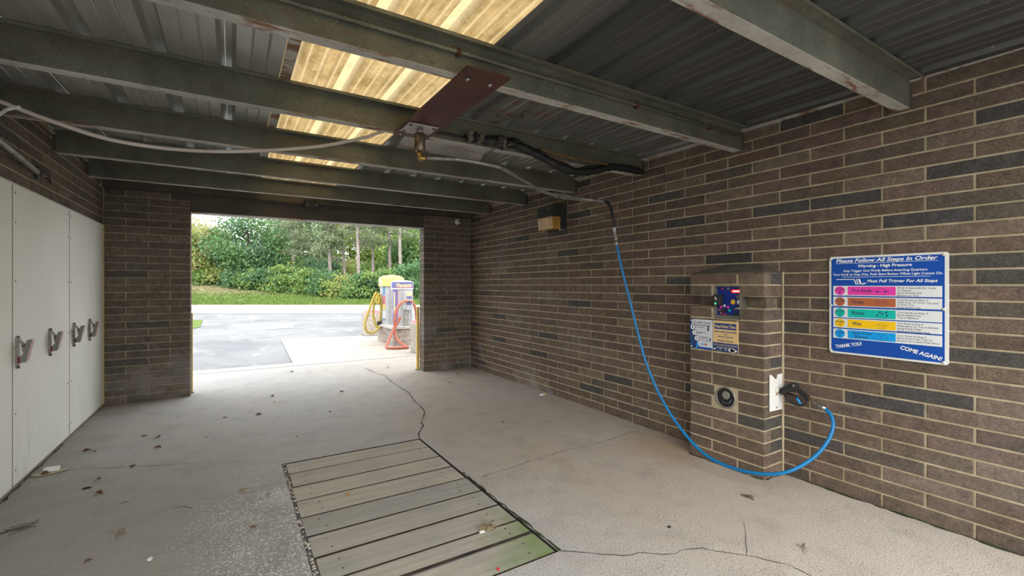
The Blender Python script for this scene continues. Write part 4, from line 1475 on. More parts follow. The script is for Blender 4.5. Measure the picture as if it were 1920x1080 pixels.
for k in range(9):
    x = 1.47 + 0.045 * k
    p = [Vector((x + br.uniform(-0.03, 0.03), BY - 0.035 + br.uniform(-0.02, 0.02), 2.475 + br.uniform(-0.03, 0.035))) for _ in range(2)]
    L = br.uniform(0.03, 0.11)
    m = MB()
    w = br.uniform(0.010, 0.026)
    a = p[0]
    prev = [a + Vector((-w, 0, 0)), a + Vector((w, 0, 0))]
    for q in range(4):
        c = a + Vector((br.uniform(-0.02, 0.02), br.uniform(-0.02, 0.02), -L * (q + 1) / 4))
        cur = [c + Vector((-w * (1 - q * 0.2), br.uniform(-0.01, 0.01), 0)), c + Vector((w * (1 - q * 0.2), br.uniform(-0.01, 0.01), 0))]
        m.quad(prev[0], prev[1], cur[1], cur[0])
        prev = cur
    obj('tape_shred', m, M['tape'] if k % 3 else M['rubber'], bd)
for k in range(7):
    x = 1.50 + 0.05 * k
    obj('tape_wrap', MB().tube([(x - 0.02, BY, 2.472), (x, BY + br.uniform(-0.01, 0.01), 2.475 + br.uniform(-0.01, 0.01)), (x + 0.022, BY, 2.472)], [0.028, 0.036 + br.uniform(0, 0.012), 0.026], 7), M['tape'] if k in (0, 2, 5) else M['rubber'], bd)

# milky supply tube ---------------------------------------------------------
tb = thing('supply_tube', (-0.36, 3.3, 2.16), 'thin milky tube sagging below the roof from the red plate', 'tube')
TP = [(0.97, 3.09, 2.465), (0.86, 3.14, 2.425), (0.766, 3.2, 2.390), (0.507, 3.28, 2.312), (0.188, 3.3, 2.239), (-0.098, 3.3, 2.188), (-0.356, 3.3, 2.169), (-0.59, 3.3, 2.182), (-0.802, 3.3, 2.236), (-0.997, 3.3, 2.301), (-1.16, 3.3, 2.36), (-1.245, 3.3, 2.40)]
sp = spline(TP, 6)
obj('tube', MB().tube(sp, 0.0115, 8), M['tube_white'], tb, smooth=True)
obj('pink_section', MB().tube([p for p in sp if -0.62 < p.x < -0.18], 0.0102, 8), M['tube_pink'], tb, smooth=True)
obj('cable_tie', MB().tube([(-0.925, 3.29, 2.285), (-0.96, 3.25, 2.25), (-0.975, 3.15, 2.17), (-0.99, 3.05, 2.12)], 0.008, 6), M['offwhite'], tb)

# pipe along the left wall --------------------------------------------------
lp = thing('wall_pipe', (-1.21, 4.2, 2.2), 'grey pipe entering the brick wall above the white boards', 'pipe')
obj('pipe', MB().tube([(-1.185, 2.2, 2.36), (-1.19, 3.94, 2.24), (-1.195, 4.237, 2.222), (-1.235, 4.70, 2.218), (-1.262, 4.80, 2.217)], 0.021, 10), M['steel_dull'], lp, smooth=True)
obj('grommet', MB().lathe([(0.050, -0.012), (0.050, 0.014), (0.040, 0.020), (0.024, 0.022)], (XL - 0.004, 4.77, 2.217), 18, 'X'), M['rubber'], lp, smooth=True)
bk = thing('wall_bracket', (-1.23, 4.93, 2.17), 'small rusty hook bracket on the brick wall beyond the pipe', 'bracket')
obj('base', MB().box(XL - 0.012, XL + 0.004, 4.89, 4.96, 2.195, 2.225), M['steel_dull'], bk)
obj('hook', MB().tube([(XL, 4.92, 2.21), (XL + 0.03, 4.925, 2.205), (XL + 0.034, 4.93, 2.175)], 0.008, 8), M['rust'], bk)

# mat clamps on the white boards --------------------------------------------
CW = [(4.388, 'nearest of the four mat clamps, by the board joint'), (5.036, 'second of four mat clamps, in the middle of a board'),
      (5.679, 'third of four mat clamps, just past the second board joint'), (6.217, 'farthest of the four mat clamps, next to the brick pier')]
protos = None
for k, (yc, d) in enumerate(CW):
    c = thing('mat_clamp', (XL, yc, 0.805), 'grey and red spring clip, ' + d, 'clamp', 'mat clamps on the white boards')
    if protos is None:
        protos = []
        x = XL
        r, u = (1, 0, 0), (0, 0, 1)
        o = (0, yc, 0)

        def side(poly, y0, w):
            return MB().prism([(x + a, b) for a, b in poly], (0, yc + y0 + w, 0), r, u, w)
        obj('wall_strap', side([(0.001, 0.808), (0.005, 0.808), (0.012, 0.83), (0.012, 1.0), (0.005, 1.025), (0.001, 1.025)], -0.014, 0.028), M['steel_dull'], c)
        obj('spring_arm', side([(0.006, 1.012), (0.012, 1.018), (0.040, 0.972), (0.046, 0.955), (0.046, 0.925), (0.036, 0.91), (0.030, 0.94), (0.030, 0.962)], -0.010, 0.020), M['steel_dull'], c)
        obj('spring_coil', MB().tube([(x + 0.040, yc - 0.016, 0.960), (x + 0.040, yc + 0.016, 0.960)], 0.010, 10), M['dark_steel'], c)
        obj('flap', side([(0.024, 0.846), (0.052, 0.846), (0.084, 1.000), (0.058, 0.998), (0.052, 0.985), (0.038, 0.905), (0.024, 0.888)], -0.022, 0.044), M['clamp_grey'], c, bevel=0.002)
        obj('rubber_jaw', side([(0.010, 0.846), (0.025, 0.843), (0.026, 0.886), (0.012, 0.880)], -0.021, 0.042), M['rubber_red'], c)
        f = obj('label_strip', side([(0.0525, 0.846), (0.0535, 0.846), (0.0855, 1.001), (0.0845, 1.001)], -0.022, 0.044), M['sign_white'], c)
        for q in range(11):
            t = 0.08 + 0.08 * q
            xx = 0.0540 + 0.032 * t
            zz = 0.847 + 0.154 * t
            obj('red_print', MB().box(x + xx, x + xx + 0.0012, yc - 0.014 + 0.002 * (q % 3), yc + 0.012 - 0.003 * (q % 2), zz, zz + 0.007), M['red_ink'], f)
        for z in (0.815, 1.018):
            obj('bolt', MB().lathe([(0.010, 0.0), (0.010, 0.010), (0.006, 0.014)], (x + 0.003, yc, z), 8, 'X'), M['dark_steel'], c)
        protos = [c]
    else:
        for ch in list(protos[0].children):
            n = ch.copy()
            COL.objects.link(n)
            n.parent = c
            for g in ch.children:
                q = g.copy()
                COL.objects.link(q)
                q.parent = n

# wall lamp -----------------------------------------------------------------
wl = thing('wall_lamp', (3.31, 4.44, 2.04), 'black wall lamp with amber lens high on the brick wall', 'lamp')
obj('housing', MB().box(3.335, XR - 0.002, 4.275, 4.605, 2.045, 2.325), M['lamp_black'], wl, bevel=0.006)
obj('hood', MB().hexa([(3.205, 4.285, 2.192), (3.34, 4.285, 2.192), (3.34, 4.60, 2.192), (3.205, 4.60, 2.192), (3.215, 4.285, 2.318), (3.34, 4.285, 2.325), (3.34, 4.60, 2.325), (3.215, 4.60, 2.318)]), M['lamp_black'], wl, bevel=0.005)
obj('lens', MB().hexa([(3.225, 4.292, 2.045), (3.336, 4.292, 2.045), (3.336, 4.592, 2.045), (3.225, 4.592, 2.045), (3.208, 4.290, 2.192), (3.336, 4.290, 2.192), (3.336, 4.596, 2.192), (3.208, 4.596, 2.192)]), M['amber_lens'], wl, bevel=0.006)
for y in (4.33, 4.37):
    obj('screw', MB().lathe([(0.008, 0), (0.006, -0.005)], (3.212, y, 2.290), 8, 'X'), M['steel'], wl)
obj('latch', MB().box(3.33, 3.40, 4.28, 4.32, 2.030, 2.046), M['steel_dull'], wl)

# dome camera and sensor box ------------------------------------------------
dc = thing('dome_camera', (3.166, YF - 0.03, 2.38), 'small white round security camera at the top of the pier', 'camera')
obj('shell', MB().lathe([(0.036, 0.004), (0.048, -0.006), (0.048, -0.024), (0.038, -0.042), (0.018, -0.050)], (3.166, YF, 2.421), 20, 'Y'), M['white'], dc, smooth=True)
obj('lens', MB().lathe([(0.017, -0.044), (0.015, -0.056), (0.006, -0.060)], (3.180, YF, 2.424), 14, 'Y'), M['black'], dc, smooth=True)
sb = thing('sensor_box', (0.93, YF - 0.12, 2.435), 'small black box with two pale dots over the opening', 'sensor')
obj('case', MB().box(0.838, 1.018, YF - 0.150, YF - 0.086, 2.435, 2.540), M['black'], sb, bevel=0.006)
for x in (0.875, 0.985):
    obj('dot', MB().lathe([(0.005, 0.0), (0.005, -0.002)], (x, YF - 0.150, 2.478), 8, 'Y'), M['print_white'], sb)

# plank cover over the drain ------------------------------------------------
PB_ = [3.876, 3.656, 3.405, 3.168, 2.930, 2.690, 2.462, 2.242, 2.083, 1.866]
pc = thing('plank_cover', ((GX0 + GX1) / 2, (GY0 + GY1) / 2, -0.045), 'grey weathered wooden plank cover laid flush over the floor drain', 'drain cover')
pr = random.Random(12)
for k, (a, b) in enumerate(zip(PB_[:-1], PB_[1:])):
    g = 0.011 if k in (0, 1, 3) else 0.017
    x0, x1 = GX0 + 0.030 + pr.uniform(-0.006, 0.006), GX1 - 0.008 - pr.uniform(0, 0.008)
    y0, y1 = b + g / 2, a - g / 2
    if k == 7:
        y0 += 0.014
    t0, t1 = pr.uniform(-0.003, 0.003), pr.uniform(-0.003, 0.003)
    m = MB().hexa([(x0, y0 + t0, -0.044), (x1, y0 + t1, -0.044), (x1, y1 + t1, -0.044), (x0, y1 + t0, -0.044), (x0, y0 + t0, -0.004), (x1, y0 + t1, -0.004), (x1, y1 + t1, -0.004), (x0, y1 + t0, -0.004)])
    p = obj('plank', m, M['plank'], pc, bevel=0.002)
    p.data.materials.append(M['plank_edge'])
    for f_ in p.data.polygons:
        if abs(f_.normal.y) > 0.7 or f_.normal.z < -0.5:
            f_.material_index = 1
    for x in (GX0 + 0.13, GX1 - 0.12):
        for f in (0.28, 0.72):
            obj('nail', MB().lathe([(0.006, -0.005), (0.006, -0.0028)], (x + pr.uniform(-0.02, 0.02), y0 + (y1 - y0) * f, 0), 8), M['dark_steel'], p)
for x in (GX0 + 0.14, GX1 - 0.14):
    obj('bearer', MB().box(x - 0.04, x + 0.04, GY0 + 0.02, GY1 - 0.02, -0.13, -0.046), M['bark_dark'], pc)

# yellow corner posts -------------------------------------------------------
for x, d in ((PB - 0.024, 'beside the pier nearest the vacuums'), (PA - 0.008, 'beside the pier next to the white boards')):
    p = thing('corner_post', (x, YF + PT + 0.03, 0), 'thin yellow painted guard post ' + d, 'post')
    obj('post', MB().box(x - 0.019, x + 0.019, YF + PT + 0.004, YF + PT + 0.05, 0, 1.02), M['yellow_paint'], p, bevel=0.004)
    obj('foot', MB().box(x - 0.03, x + 0.03, YF + PT + 0.002, YF + PT + 0.07, 0, 0.008), M['dark_steel'], p)

# ================================================================== OUTSIDE
# vacuum island -------------------------------------------------------------
IX0, IX1, IY0, IY1 = 3.075, 3.80, 10.07, 11.35
isl = thing('vacuum_island', ((IX0 + IX1) / 2, (IY0 + IY1) / 2, 0), 'low brick island with concrete cap under the two vacuums', 'island')
obj('core', MB().box(IX0 + 0.012, IX1 - 0.012, IY0 + 0.012, IY1 - 0.012, -0.02, 0.38), M['mortar'], isl)
obj('cap_slab', MB().box(IX0 - 0.035, IX1 + 0.035, IY0 - 0.035, IY1 + 0.035, 0.375, 0.435), M['cap'], isl, bevel=0.008)
PAL_SAVE = (PAL_C, PAL_W)
PAL_C, PAL_W = [(0.27, 0.23, 0.205), (0.23, 0.22, 0.22), (0.31, 0.27, 0.24), (0.20, 0.17, 0.15)], [3, 3, 3, 2]
for i in range(4):
    zc = 0.047 + 0.094 * i
    off = 0.155 * (i % 2)
    e = [IY1] + [y for y in (IY1 - 0.31 * (k + 1) + off for k in range(-1, 6)) if IY0 + 0.05 < y < IY1 - 0.05] + [IY0]
    for a, b in zip(e[:-1], e[1:]):
        put_brick(isl, (IX0 + 0.010, (a + b) / 2, zc), a - b - 0.01, -math.pi / 2, 0.084)
    e = [IX0] + [x for x in (IX0 + 0.31 * (k + 1) - off for k in range(0, 4)) if IX0 + 0.05 < x < IX1 - 0.05] + [IX1]
    for a, b in zip(e[:-1], e[1:]):
        put_brick(isl, ((a + b) / 2, IY0 + 0.010, zc), b - a - 0.01, 0.0, 0.084)
PAL_C, PAL_W = PAL_SAVE

IZ = 0.435
FY = dict(r=(1, 0, 0), u=(0, 0, 1))


def arc_panel(c, r, a0, a1, z0, z1, n=12):
    m = MB()
    for k in range(n + 1):
        a = math.radians(a0 + (a1 - a0) * k / n)
        m.v += [Vector((c[0] + r * math.cos(a), c[1] + r * math.sin(a), z0)), Vector((c[0] + r * math.cos(a), c[1] + r * math.sin(a), z1))]
        if k:
            b = 2 * k
            m.f.append((b - 2, b, b + 1, b - 1))
    return m


def arc_text(parent, s, c, r, a_mid, z, width, cap, mat, vertical=False, bold=0.03):
    """lettering bent round a drum of radius r."""
    me = text_mesh(s, bold)
    co = np.zeros(len(me.vertices) * 3)
    me.vertices.foreach_get('co', co)
    co = co.reshape(-1, 3)
    x = (co[:, 0] - co[:, 0].min()) / (co[:, 0].max() - co[:, 0].min()) - 0.5
    y = co[:, 1] * cap / 0.7
    if vertical:
        ang = a_mid - y / r
        zz = z + x * width
    else:
        ang = a_mid + x * width / r
        zz = z + y
    o = WL[parent.name]
    p = np.stack([c[0] + r * np.cos(ang) - o.x, c[1] + r * np.sin(ang) - o.y, zz - o.z], 1)
    me.vertices.foreach_set('co', p.ravel())
    me.update()
    me.materials.clear()
    me.materials.append(mat)
    ob = bpy.data.objects.new('lettering', me)
    COL.objects.link(ob)
    ob.parent = parent
    return ob


# the nearer vacuum: white dome, orange hose
vc = (3.40, 10.42)
v1 = thing('vacuum_machine', (vc[0], vc[1], IZ), 'steel drum vacuum with white dome and orange hose on the island', 'vacuum')
obj('drum', MB().lathe([(0.242, IZ), (0.242, 1.29)], (*vc, 0), 32), M['vac_steel'], v1, smooth=True, split=True)
dm = obj('dome', MB().lathe([(0.262, 1.275), (0.262, 1.425), (0.245, 1.455), (0.17, 1.478), (0.05, 1.488)], (*vc, 0), 32), M['vac_white'], v1, smooth=True, split=True)
obj('dome_band', arc_panel(vc, 0.2635, 188, 330, 1.305, 1.445, 20), M['vac_violet'], dm)
obj('red_stripe', arc_panel(vc, 0.2645, 205, 325, 1.307, 1.322, 20), M['vac_pink'], dm)
arc_text(dm, 'Vacuum', vc, 0.2655, math.radians(263), 1.332, 0.40, 0.085, M['tan_card'], bold=0.045)
sd = obj('side_decal', arc_panel(vc, 0.2435, 190, 225, IZ + 0.04, 1.27, 10), M['vac_violet'], v1)
arc_text(sd, 'Vacuum', vc, 0.2450, math.radians(212), 0.95, 0.52, 0.075, M['tan_card'], vertical=True, bold=0.04)
obj('decal_edge', arc_panel(vc, 0.2437, 225, 231, IZ + 0.04, 1.27, 4), M['vac_pink'], v1)
pn = obj('control_box', MB().box(vc[0] - 0.06, vc[0] + 0.16, vc[1] - 0.305, vc[1] - 0.17, 0.80, 1.22), M['box_grey'], v1, bevel=0.008)
pn.data.materials[0] = M['vac_steel']
py = vc[1] - 0.307
obj('blue_panel', MB().box(vc[0] + 0.005, vc[0] + 0.125, py - 0.002, py + 0.001, 0.915, 1.115), M['vac_violet'], pn)
for x, z, c_ in ((0.02, 1.05, 'yellow'), (0.10, 1.05, 'lid_red'), (0.06, 0.98, 'red_ink'), (0.04, 1.02, 'teal'), (0.09, 1.01, 'teal')):
    obj('panel_print', MB().box(vc[0] + x - 0.010, vc[0] + x + 0.012, py - 0.004, py - 0.002, z - 0.010, z + 0.012), M[c_], pn)
obj('name_tag', MB().hexa([(vc[0] + 0.0, py - 0.002, 1.125), (vc[0] + 0.13, py - 0.002, 1.125), (vc[0] + 0.13, py + 0.02, 1.125), (vc[0], py + 0.02, 1.125), (vc[0] + 0.02, py - 0.002, 1.20), (vc[0] + 0.11, py - 0.002, 1.20), (vc[0] + 0.11, py + 0.02, 1.20), (vc[0] + 0.02, py + 0.02, 1.20)]), M['tan_card'], pn)
obj('coin_drop', MB().box(vc[0] - 0.005, vc[0] + 0.13, py - 0.02, py + 0.01, 0.80, 0.85), M['vac_steel'], pn)
obj('front_recess', MB().box(vc[0] - 0.045, vc[0] + 0.08, vc[1] - 0.262, vc[1] - 0.19, IZ, 0.80), M['steel_dull'], v1, bevel=0.006)
hk = Vector((3.32, 9.98, 0))
h1 = thing('vacuum_hose', (3.15, 9.9, 0), 'orange vacuum hose looped from the white dome down to the concrete', 'hose')
OP = [(3.42, 10.10, 1.01), (3.33, 10.02, 1.005), (3.25, 9.96, 0.985), (3.199, 9.95, 0.94), (3.114, 9.95, 0.809), (3.078, 9.95, 0.60), (3.075, 9.94, 0.36), (3.10, 9.88, 0.20), (3.16, 9.74, 0.085), (3.23, 9.56, 0.036), (3.22, 9.50, 0.034), (3.10, 9.47, 0.034), (2.95, 9.50, 0.034), (2.83, 9.62, 0.036), (2.82, 9.70, 0.06),
      (2.90, 9.84, 0.14), (3.03, 9.93, 0.34), (3.13, 9.92, 0.53), (3.195, 9.90, 0.66)]
obj('hose', MB().tube(spline(OP, 6), 0.030, 12), M['hose_orange'], h1, smooth=True)
OR = [(3.47, 10.10, 1.01), (3.55, 10.14, 0.975), (3.63, 10.18, 0.86), (3.672, 10.2, 0.655), (3.662, 10.2, 0.42)]
obj('hose_return', MB().tube(spline(OR, 6), 0.030, 12), M['hose_orange'], h1, smooth=True)
obj('cuff', MB().tube([(3.663, 10.2, 0.43), (3.65, 10.2, 0.33)], [0.033, 0.040], 12), M['vac_white'], h1, smooth=True)
obj('hose_hook', MB().box(3.39, 3.50, 10.06, 10.16, 1.01, 1.05), M['vac_steel'], v1)

# the farther vacuum: yellow dome, yellow hose
wc = (3.335, 11.05)
v2 = thing('vacuum_machine', (wc[0], wc[1], IZ), 'taller steel drum vacuum with yellow dome and yellow hose', 'vacuum')
obj('drum', MB().lathe([(0.27, IZ), (0.27, 1.37)], (*wc, 0), 32), M['vac_steel'], v2, smooth=True, split=True)
d2 = obj('dome', MB().lathe([(0.305, 1.345), (0.305, 1.53), (0.29, 1.555), (0.20, 1.60), (0.06, 1.622)], (*wc, 0), 32), M['vac_yellow'], v2, smooth=True, split=True)
obj('dome_plate', arc_panel(wc, 0.307, 186, 205, 1.37, 1.52, 6), M['vac_white'], d2)
obj('orange_dash', arc_panel(wc, 0.309, 188, 200, 1.42, 1.44, 4), M['hose_orange'], d2)
for z0, z1, c_ in ((1.14, 1.36, 'vac_blue'), (0.92, 1.12, 'lid_red'), (0.78, 0.92, 'vac_yellow'), (0.58, 0.76, 'vac_white'), (0.52, 0.56, 'vac_blue')):
    obj('decal', arc_panel(wc, 0.272, 205, 222, z0, z1, 5), M[c_], v2)
obj('seam', arc_panel(wc, 0.2715, 222, 300, 0.955, 0.962, 8), M['steel_dull'], v2)
obj('base_ring', MB().lathe([(0.278, IZ), (0.278, IZ + 0.05)], (*wc, 0), 32), M['vac_steel'], v2, smooth=True, split=True)
obj('hose_port', MB().lathe([(0.045, -0.11), (0.045, 0.0)], (wc[0] - 0.25, wc[1] - 0.06, 0.46), 14, 'X'), M['rubber'], v2)
obj('hose_hook', MB().tube([(wc[0] - 0.26, wc[1] - 0.05, 1.14), (wc[0] - 0.36, wc[1] - 0.05, 1.14), (wc[0] - 0.385, wc[1] - 0.05, 1.17)], 0.014, 8), M['steel_dull'], v2)
h2 = thing('vacuum_hose', (2.9, 11.0, 0.2), 'yellow vacuum hose coiled over the hook of the yellow vacuum', 'hose')
YP = [(3.06, 10.98, 0.42), (3.02, 10.97, 0.35), (2.93, 10.96, 0.27), (2.82, 10.96, 0.235), (2.71, 10.96, 0.288), (2.675, 10.96, 0.442), (2.735, 10.96, 0.668), (2.845, 10.96, 0.984), (2.93, 10.98, 1.175), (2.965, 11.0, 1.15), (2.935, 11.02, 0.98), (2.89, 11.03, 0.80), (2.905, 11.03, 0.56), (2.98, 11.02, 0.36), (3.04, 11.0, 0.50),
      (3.058, 10.98, 0.80), (3.04, 10.96, 1.08), (3.0, 10.95, 1.15), (2.95, 10.95, 1.08), (2.93, 10.93, 0.99), (2.965, 10.92, 0.925), (3.0, 10.93, 0.99), (2.99, 10.95, 1.10)]
obj('hose', MB().tube(spline(YP, 6), 0.026, 12), M['hose_yellow'], h2, smooth=True)
obj('cuff', MB().tube([(3.03, 10.975, 0.37), (3.09, 10.99, 0.45)], 0.032, 12), M['vac_white'], h2, smooth=True)

# litter bins ---------------------------------------------------------------
for (x0, y0, s, h), d in (((3.05, 12.45, 0.46, 0.61), 'behind the yellow vacuum'), ((3.115, 8.63, 0.44, 0.60), 'nearest the brick pier, by the yellow post')):
    b = thing('litter_bin', (x0 + s / 2, y0 + s / 2, -0.01), 'square pebbled concrete bin with faded red lid, ' + d, 'bin')
    t_ = 0.015
    obj('body', MB().hexa([(x0 + t_, y0 + t_, 0), (x0 + s - t_, y0 + t_, 0), (x0 + s - t_, y0 + s - t_, 0), (x0 + t_, y0 + s - t_, 0), (x0, y0, h), (x0 + s, y0, h), (x0 + s, y0 + s, h), (x0, y0 + s, h)]), M['aggregate'], b, bevel=0.012)
    obj('plinth', MB().box(x0 + 0.03, x0 + s - 0.03, y0 + 0.03, y0 + s - 0.03, -0.01, 0.0), M['crack'], b)
    obj('lid', MB().hexa([(x0 + 0.01, y0 + 0.01, h), (x0 + s - 0.01, y0 + 0.01, h), (x0 + s - 0.01, y0 + s - 0.01, h), (x0 + 0.01, y0 + s - 0.01, h), (x0 + 0.10, y0 + 0.10, h + 0.07), (x0 + s - 0.10, y0 + 0.10, h + 0.07), (x0 + s - 0.10, y0 + s - 0.10, h + 0.07), (x0 + 0.10, y0 + s - 0.10, h + 0.07)]), M['lid_red'], b, bevel=0.01)
    obj('opening', MB().box(x0 + s * 0.33, x0 + s * 0.67, y0 + s * 0.33, y0 + s * 0.67, h + 0.06, h + 0.0715), M['black'], b)


# trees ---------------------------------------------------------------------
def leaf_quads(cent, size, aspect=0.62):
    n = len(cent)
    a = RNG.normal(size=(n, 3))
    a /= np.linalg.norm(a, axis=1, keepdims=True)
    b = np.cross(a, RNG.normal(size=(n, 3)))
    b /= np.linalg.norm(b, axis=1, keepdims=True)
    s = size * (0.6 + 0.8 * RNG.random((n, 1)))
    a, b = a * s, b * s * aspect
    return np.stack([cent - a, cent - b * 0.9, cent + a, cent + b * 0.9], 1).reshape(-1, 3)


def crown(c, rad, n_clump, per, clump_r, shell=0.55):
    c, rad = np.array(c), np.array(rad)
    d = RNG.normal(size=(n_clump, 3))
    d /= np.linalg.norm(d, axis=1, keepdims=True)
    rr_ = (shell + (1 - shell) * RNG.random((n_clump, 1))) ** 0.8
    k = c + d * rr_ * rad
    off = RNG.normal(size=(n_clump, per, 3)) * clump_r * np.array([1, 1, 0.62])
    return (k[:, None, :] + off).reshape(-1, 3), k


def tree(name, label, u, d, zc, rad, mat, trunk_r=0.18, n=90, per=110, leaf=0.16, group='trees beyond the road', mat2=None, base=None):
    l = (u - 960) / F_PX * d
    zb = bank_z(d, l) if base is None else base
    p = depth_pt(d, l, zb)
    t = thing(name, p, label, 'tree', group)
    cen = Vector((p.x, p.y, zc))
    lv, k = crown(cen, rad, n, per, 0.16 * (rad[0] + rad[2]) / 2 + 0.16)
    lv = lv[lv[:, 2] > zb + 0.1]
    tr = MB()
    top = zc + rad[2] * 0.5
    tr.tube([(p.x, p.y, zb - 0.2), (p.x + 0.1, p.y, zb + (top - zb) * 0.5), (p.x - 0.1, p.y + 0.1, top)], [trunk_r, trunk_r * 0.7, trunk_r * 0.2], 8)
    for q in k[:: max(1, len(k) // 14)]:
        s = Vector((p.x, p.y, max(zb + 0.5, min(top, q[2] - 1.0))))
        tr.tube([s, (s + Vector(q)) / 2 + Vector((0, 0, 0.2)), Vector(q)], [trunk_r * 0.35, trunk_r * 0.22, trunk_r * 0.08], 5)
    obj('trunk', tr, M['bark_dark'], t)
    if mat2 is not None:
        pick = RNG.random(len(lv)) < 0.5 * (1 + np.sin(lv[:, 0] * 1.3 + lv[:, 2] * 1.1)) * 0.6
        f2 = np_mesh('foliage', leaf_quads(lv[pick], leaf), 4, mat2, t)
        f2['kind'] = 'stuff'
        lv = lv[~pick]
    f = np_mesh('foliage', leaf_quads(lv, leaf), 4, mat, t)
    f['kind'] = 'stuff'
    return t


def pine(label, u0, u1, d, top_z, r=0.16, low=4.0, lean_seed=0, bare=0.35):
    """u0: trunk at the base, u1: trunk where it passes behind the lintel."""
    l = (u0 - 960) / F_PX * d
    zb = bank_z(d, l)
    p = depth_pt(d, l, zb)
    zl = CAM_H + 138 / F_PX * d
    sh = ((u1 - u0) / F_PX * d) / (zl - zb)
    R = Vector((math.cos(YAW), -math.sin(YAW), 0))
    t = thing('pine_tree', p, label, 'tree', 'trees beyond the road')
    ax = lambda z: Vector((p.x, p.y, z)) + R * sh * (z - zb)
    tr = MB().tube([ax(zb - 0.3), ax(zb + 3), ax(zb + 7), ax(top_z)], [r, r * 0.92, r * 0.75, r * 0.2], 10)
    rg = random.Random(lean_seed)
    pts = []
    z = zb + low
    while z < top_z:
        for _ in range(rg.choice((2, 3))):
            a = rg.uniform(0, 6.283)
            L = rg.uniform(0.9, 2.3) * (1.1 - 0.5 * (z - zb) / (top_z - zb))
            e = ax(z) + Vector((math.cos(a) * L, math.sin(a) * L, rg.uniform(-0.3, 0.5)))
            tr.tube([ax(z), (ax(z) + e) / 2 + Vector((0, 0, 0.12)), e], [0.035, 0.025, 0.01], 5)
            if rg.random() > bare:
                for f in (0.55, 0.75, 0.95, 1.1):
                    c = ax(z).lerp(e, f)
                    pts.append(np.array(c) + RNG.normal(size=(34, 3)) * np.array([0.27, 0.27, 0.15]))
        z += rg.uniform(0.28, 0.55)
    obj('trunk', tr, M['bark'], t, smooth=True)
    f = np_mesh('needle_foliage', leaf_quads(np.concatenate(pts), 0.17, 0.22), 4, M['needles'], t)
    f['kind'] = 'stuff'


tree('broadleaf_tree', 'yellowish thin-leaved tree at the edge of the brick pier', 370, 43.5, 4.7, (2.3, 2.3, 2.7), M['leaf_gold'], n=56, per=90, leaf=0.13, mat2=M['leaf_lime'])
tree('broadleaf_tree', 'lime green small tree between the yellowish tree and the big dark one', 408, 46, 4.4, (2.0, 2.0, 2.9), M['leaf_lime'], n=60, per=110, leaf=0.13, mat2=M['leaf_green'])
tree('broadleaf_tree', 'big rounded dark green tree, broadest crown in the row', 466, 44.5, 5.2, (3.1, 3.1, 3.2), M['leaf_green'], 0.24, n=105, per=105, leaf=0.14, mat2=M['leaf_blue'])
tree('broadleaf_tree', 'pale green tree in the gap left of the first pine trunk', 560, 54, 6.0, (3.4, 3.4, 4.6), M['needles'], n=120, per=100, leaf=0.17, mat2=M['leaf_green'])
tree('broadleaf_tree', 'tall yellow-green tree seen between the middle pine trunks', 655, 62, 6.5, (4.2, 4.2, 5.5), M['leaf_lime'], n=110, per=100, leaf=0.20, mat2=M['leaf_gold'])
tree('broadleaf_tree', 'tall pale green tree behind the vacuums', 740, 60, 7.2, (4.4, 4.4, 5.0), M['leaf_lime'], n=120, per=110, leaf=0.19, mat2=M['leaf_lime'])
tree('broadleaf_tree', 'dense green tree rising above the white dome vacuum', 772, 47, 3.6, (2.2, 2.2, 3.0), M['leaf_green'], n=70, per=120, leaf=0.15, mat2=M['leaf_lime'])
tree('broadleaf_tree', 'green tree mostly hidden beyond the pier next to the white boards', 318, 46, 4.8, (2.8, 2.8, 3.0), M['leaf_green'], n=80, per=100, leaf=0.15, mat2=M['leaf_lime'])
tree('broadleaf_tree', 'lime tree farther along the road, hidden by the pier next to the boards', 262, 47, 4.6, (3.0, 3.0, 2.9), M['leaf_lime'], n=80, per=100, leaf=0.15, mat2=M['leaf_green'])
tree('broadleaf_tree', 'green tree hidden beyond the pier behind the vacuums', 822, 46, 4.4, (2.8, 2.8, 3.6), M['leaf_green'], n=80, per=100, leaf=0.15, mat2=M['leaf_lime'])
pine('pine with dark trunk beside the big rounded tree', 549, 552, 45, 12, 0.15, 3.5, 1, 0.15)
pine('pine with grey trunk and bare side branches, first of the row', 621, 614, 42.5, 12, 0.17, 3.4, 2, 0.25)
pine('slim leaning pine, second trunk of the row', 649, 639, 43.5, 12, 0.14, 4.5, 3, 0.4)
pine('pine with the longest bare trunk, third of the row', 673, 670, 41, 12, 0.17, 4.6, 4, 0.3)
pine('slim pine over the yellow vacuum hose, fourth of the row', 700, 698, 43.5, 12, 0.14, 5.0, 5, 0.35)
pine('pine above the yellow dome, fifth of the row', 732, 729, 44, 12, 0.17, 6.5, 6, 0.5)
pine('pine nearest the right brick pier, last of the row', 752, 748, 42.5, 12, 0.18, 6.0, 7, 0.4)

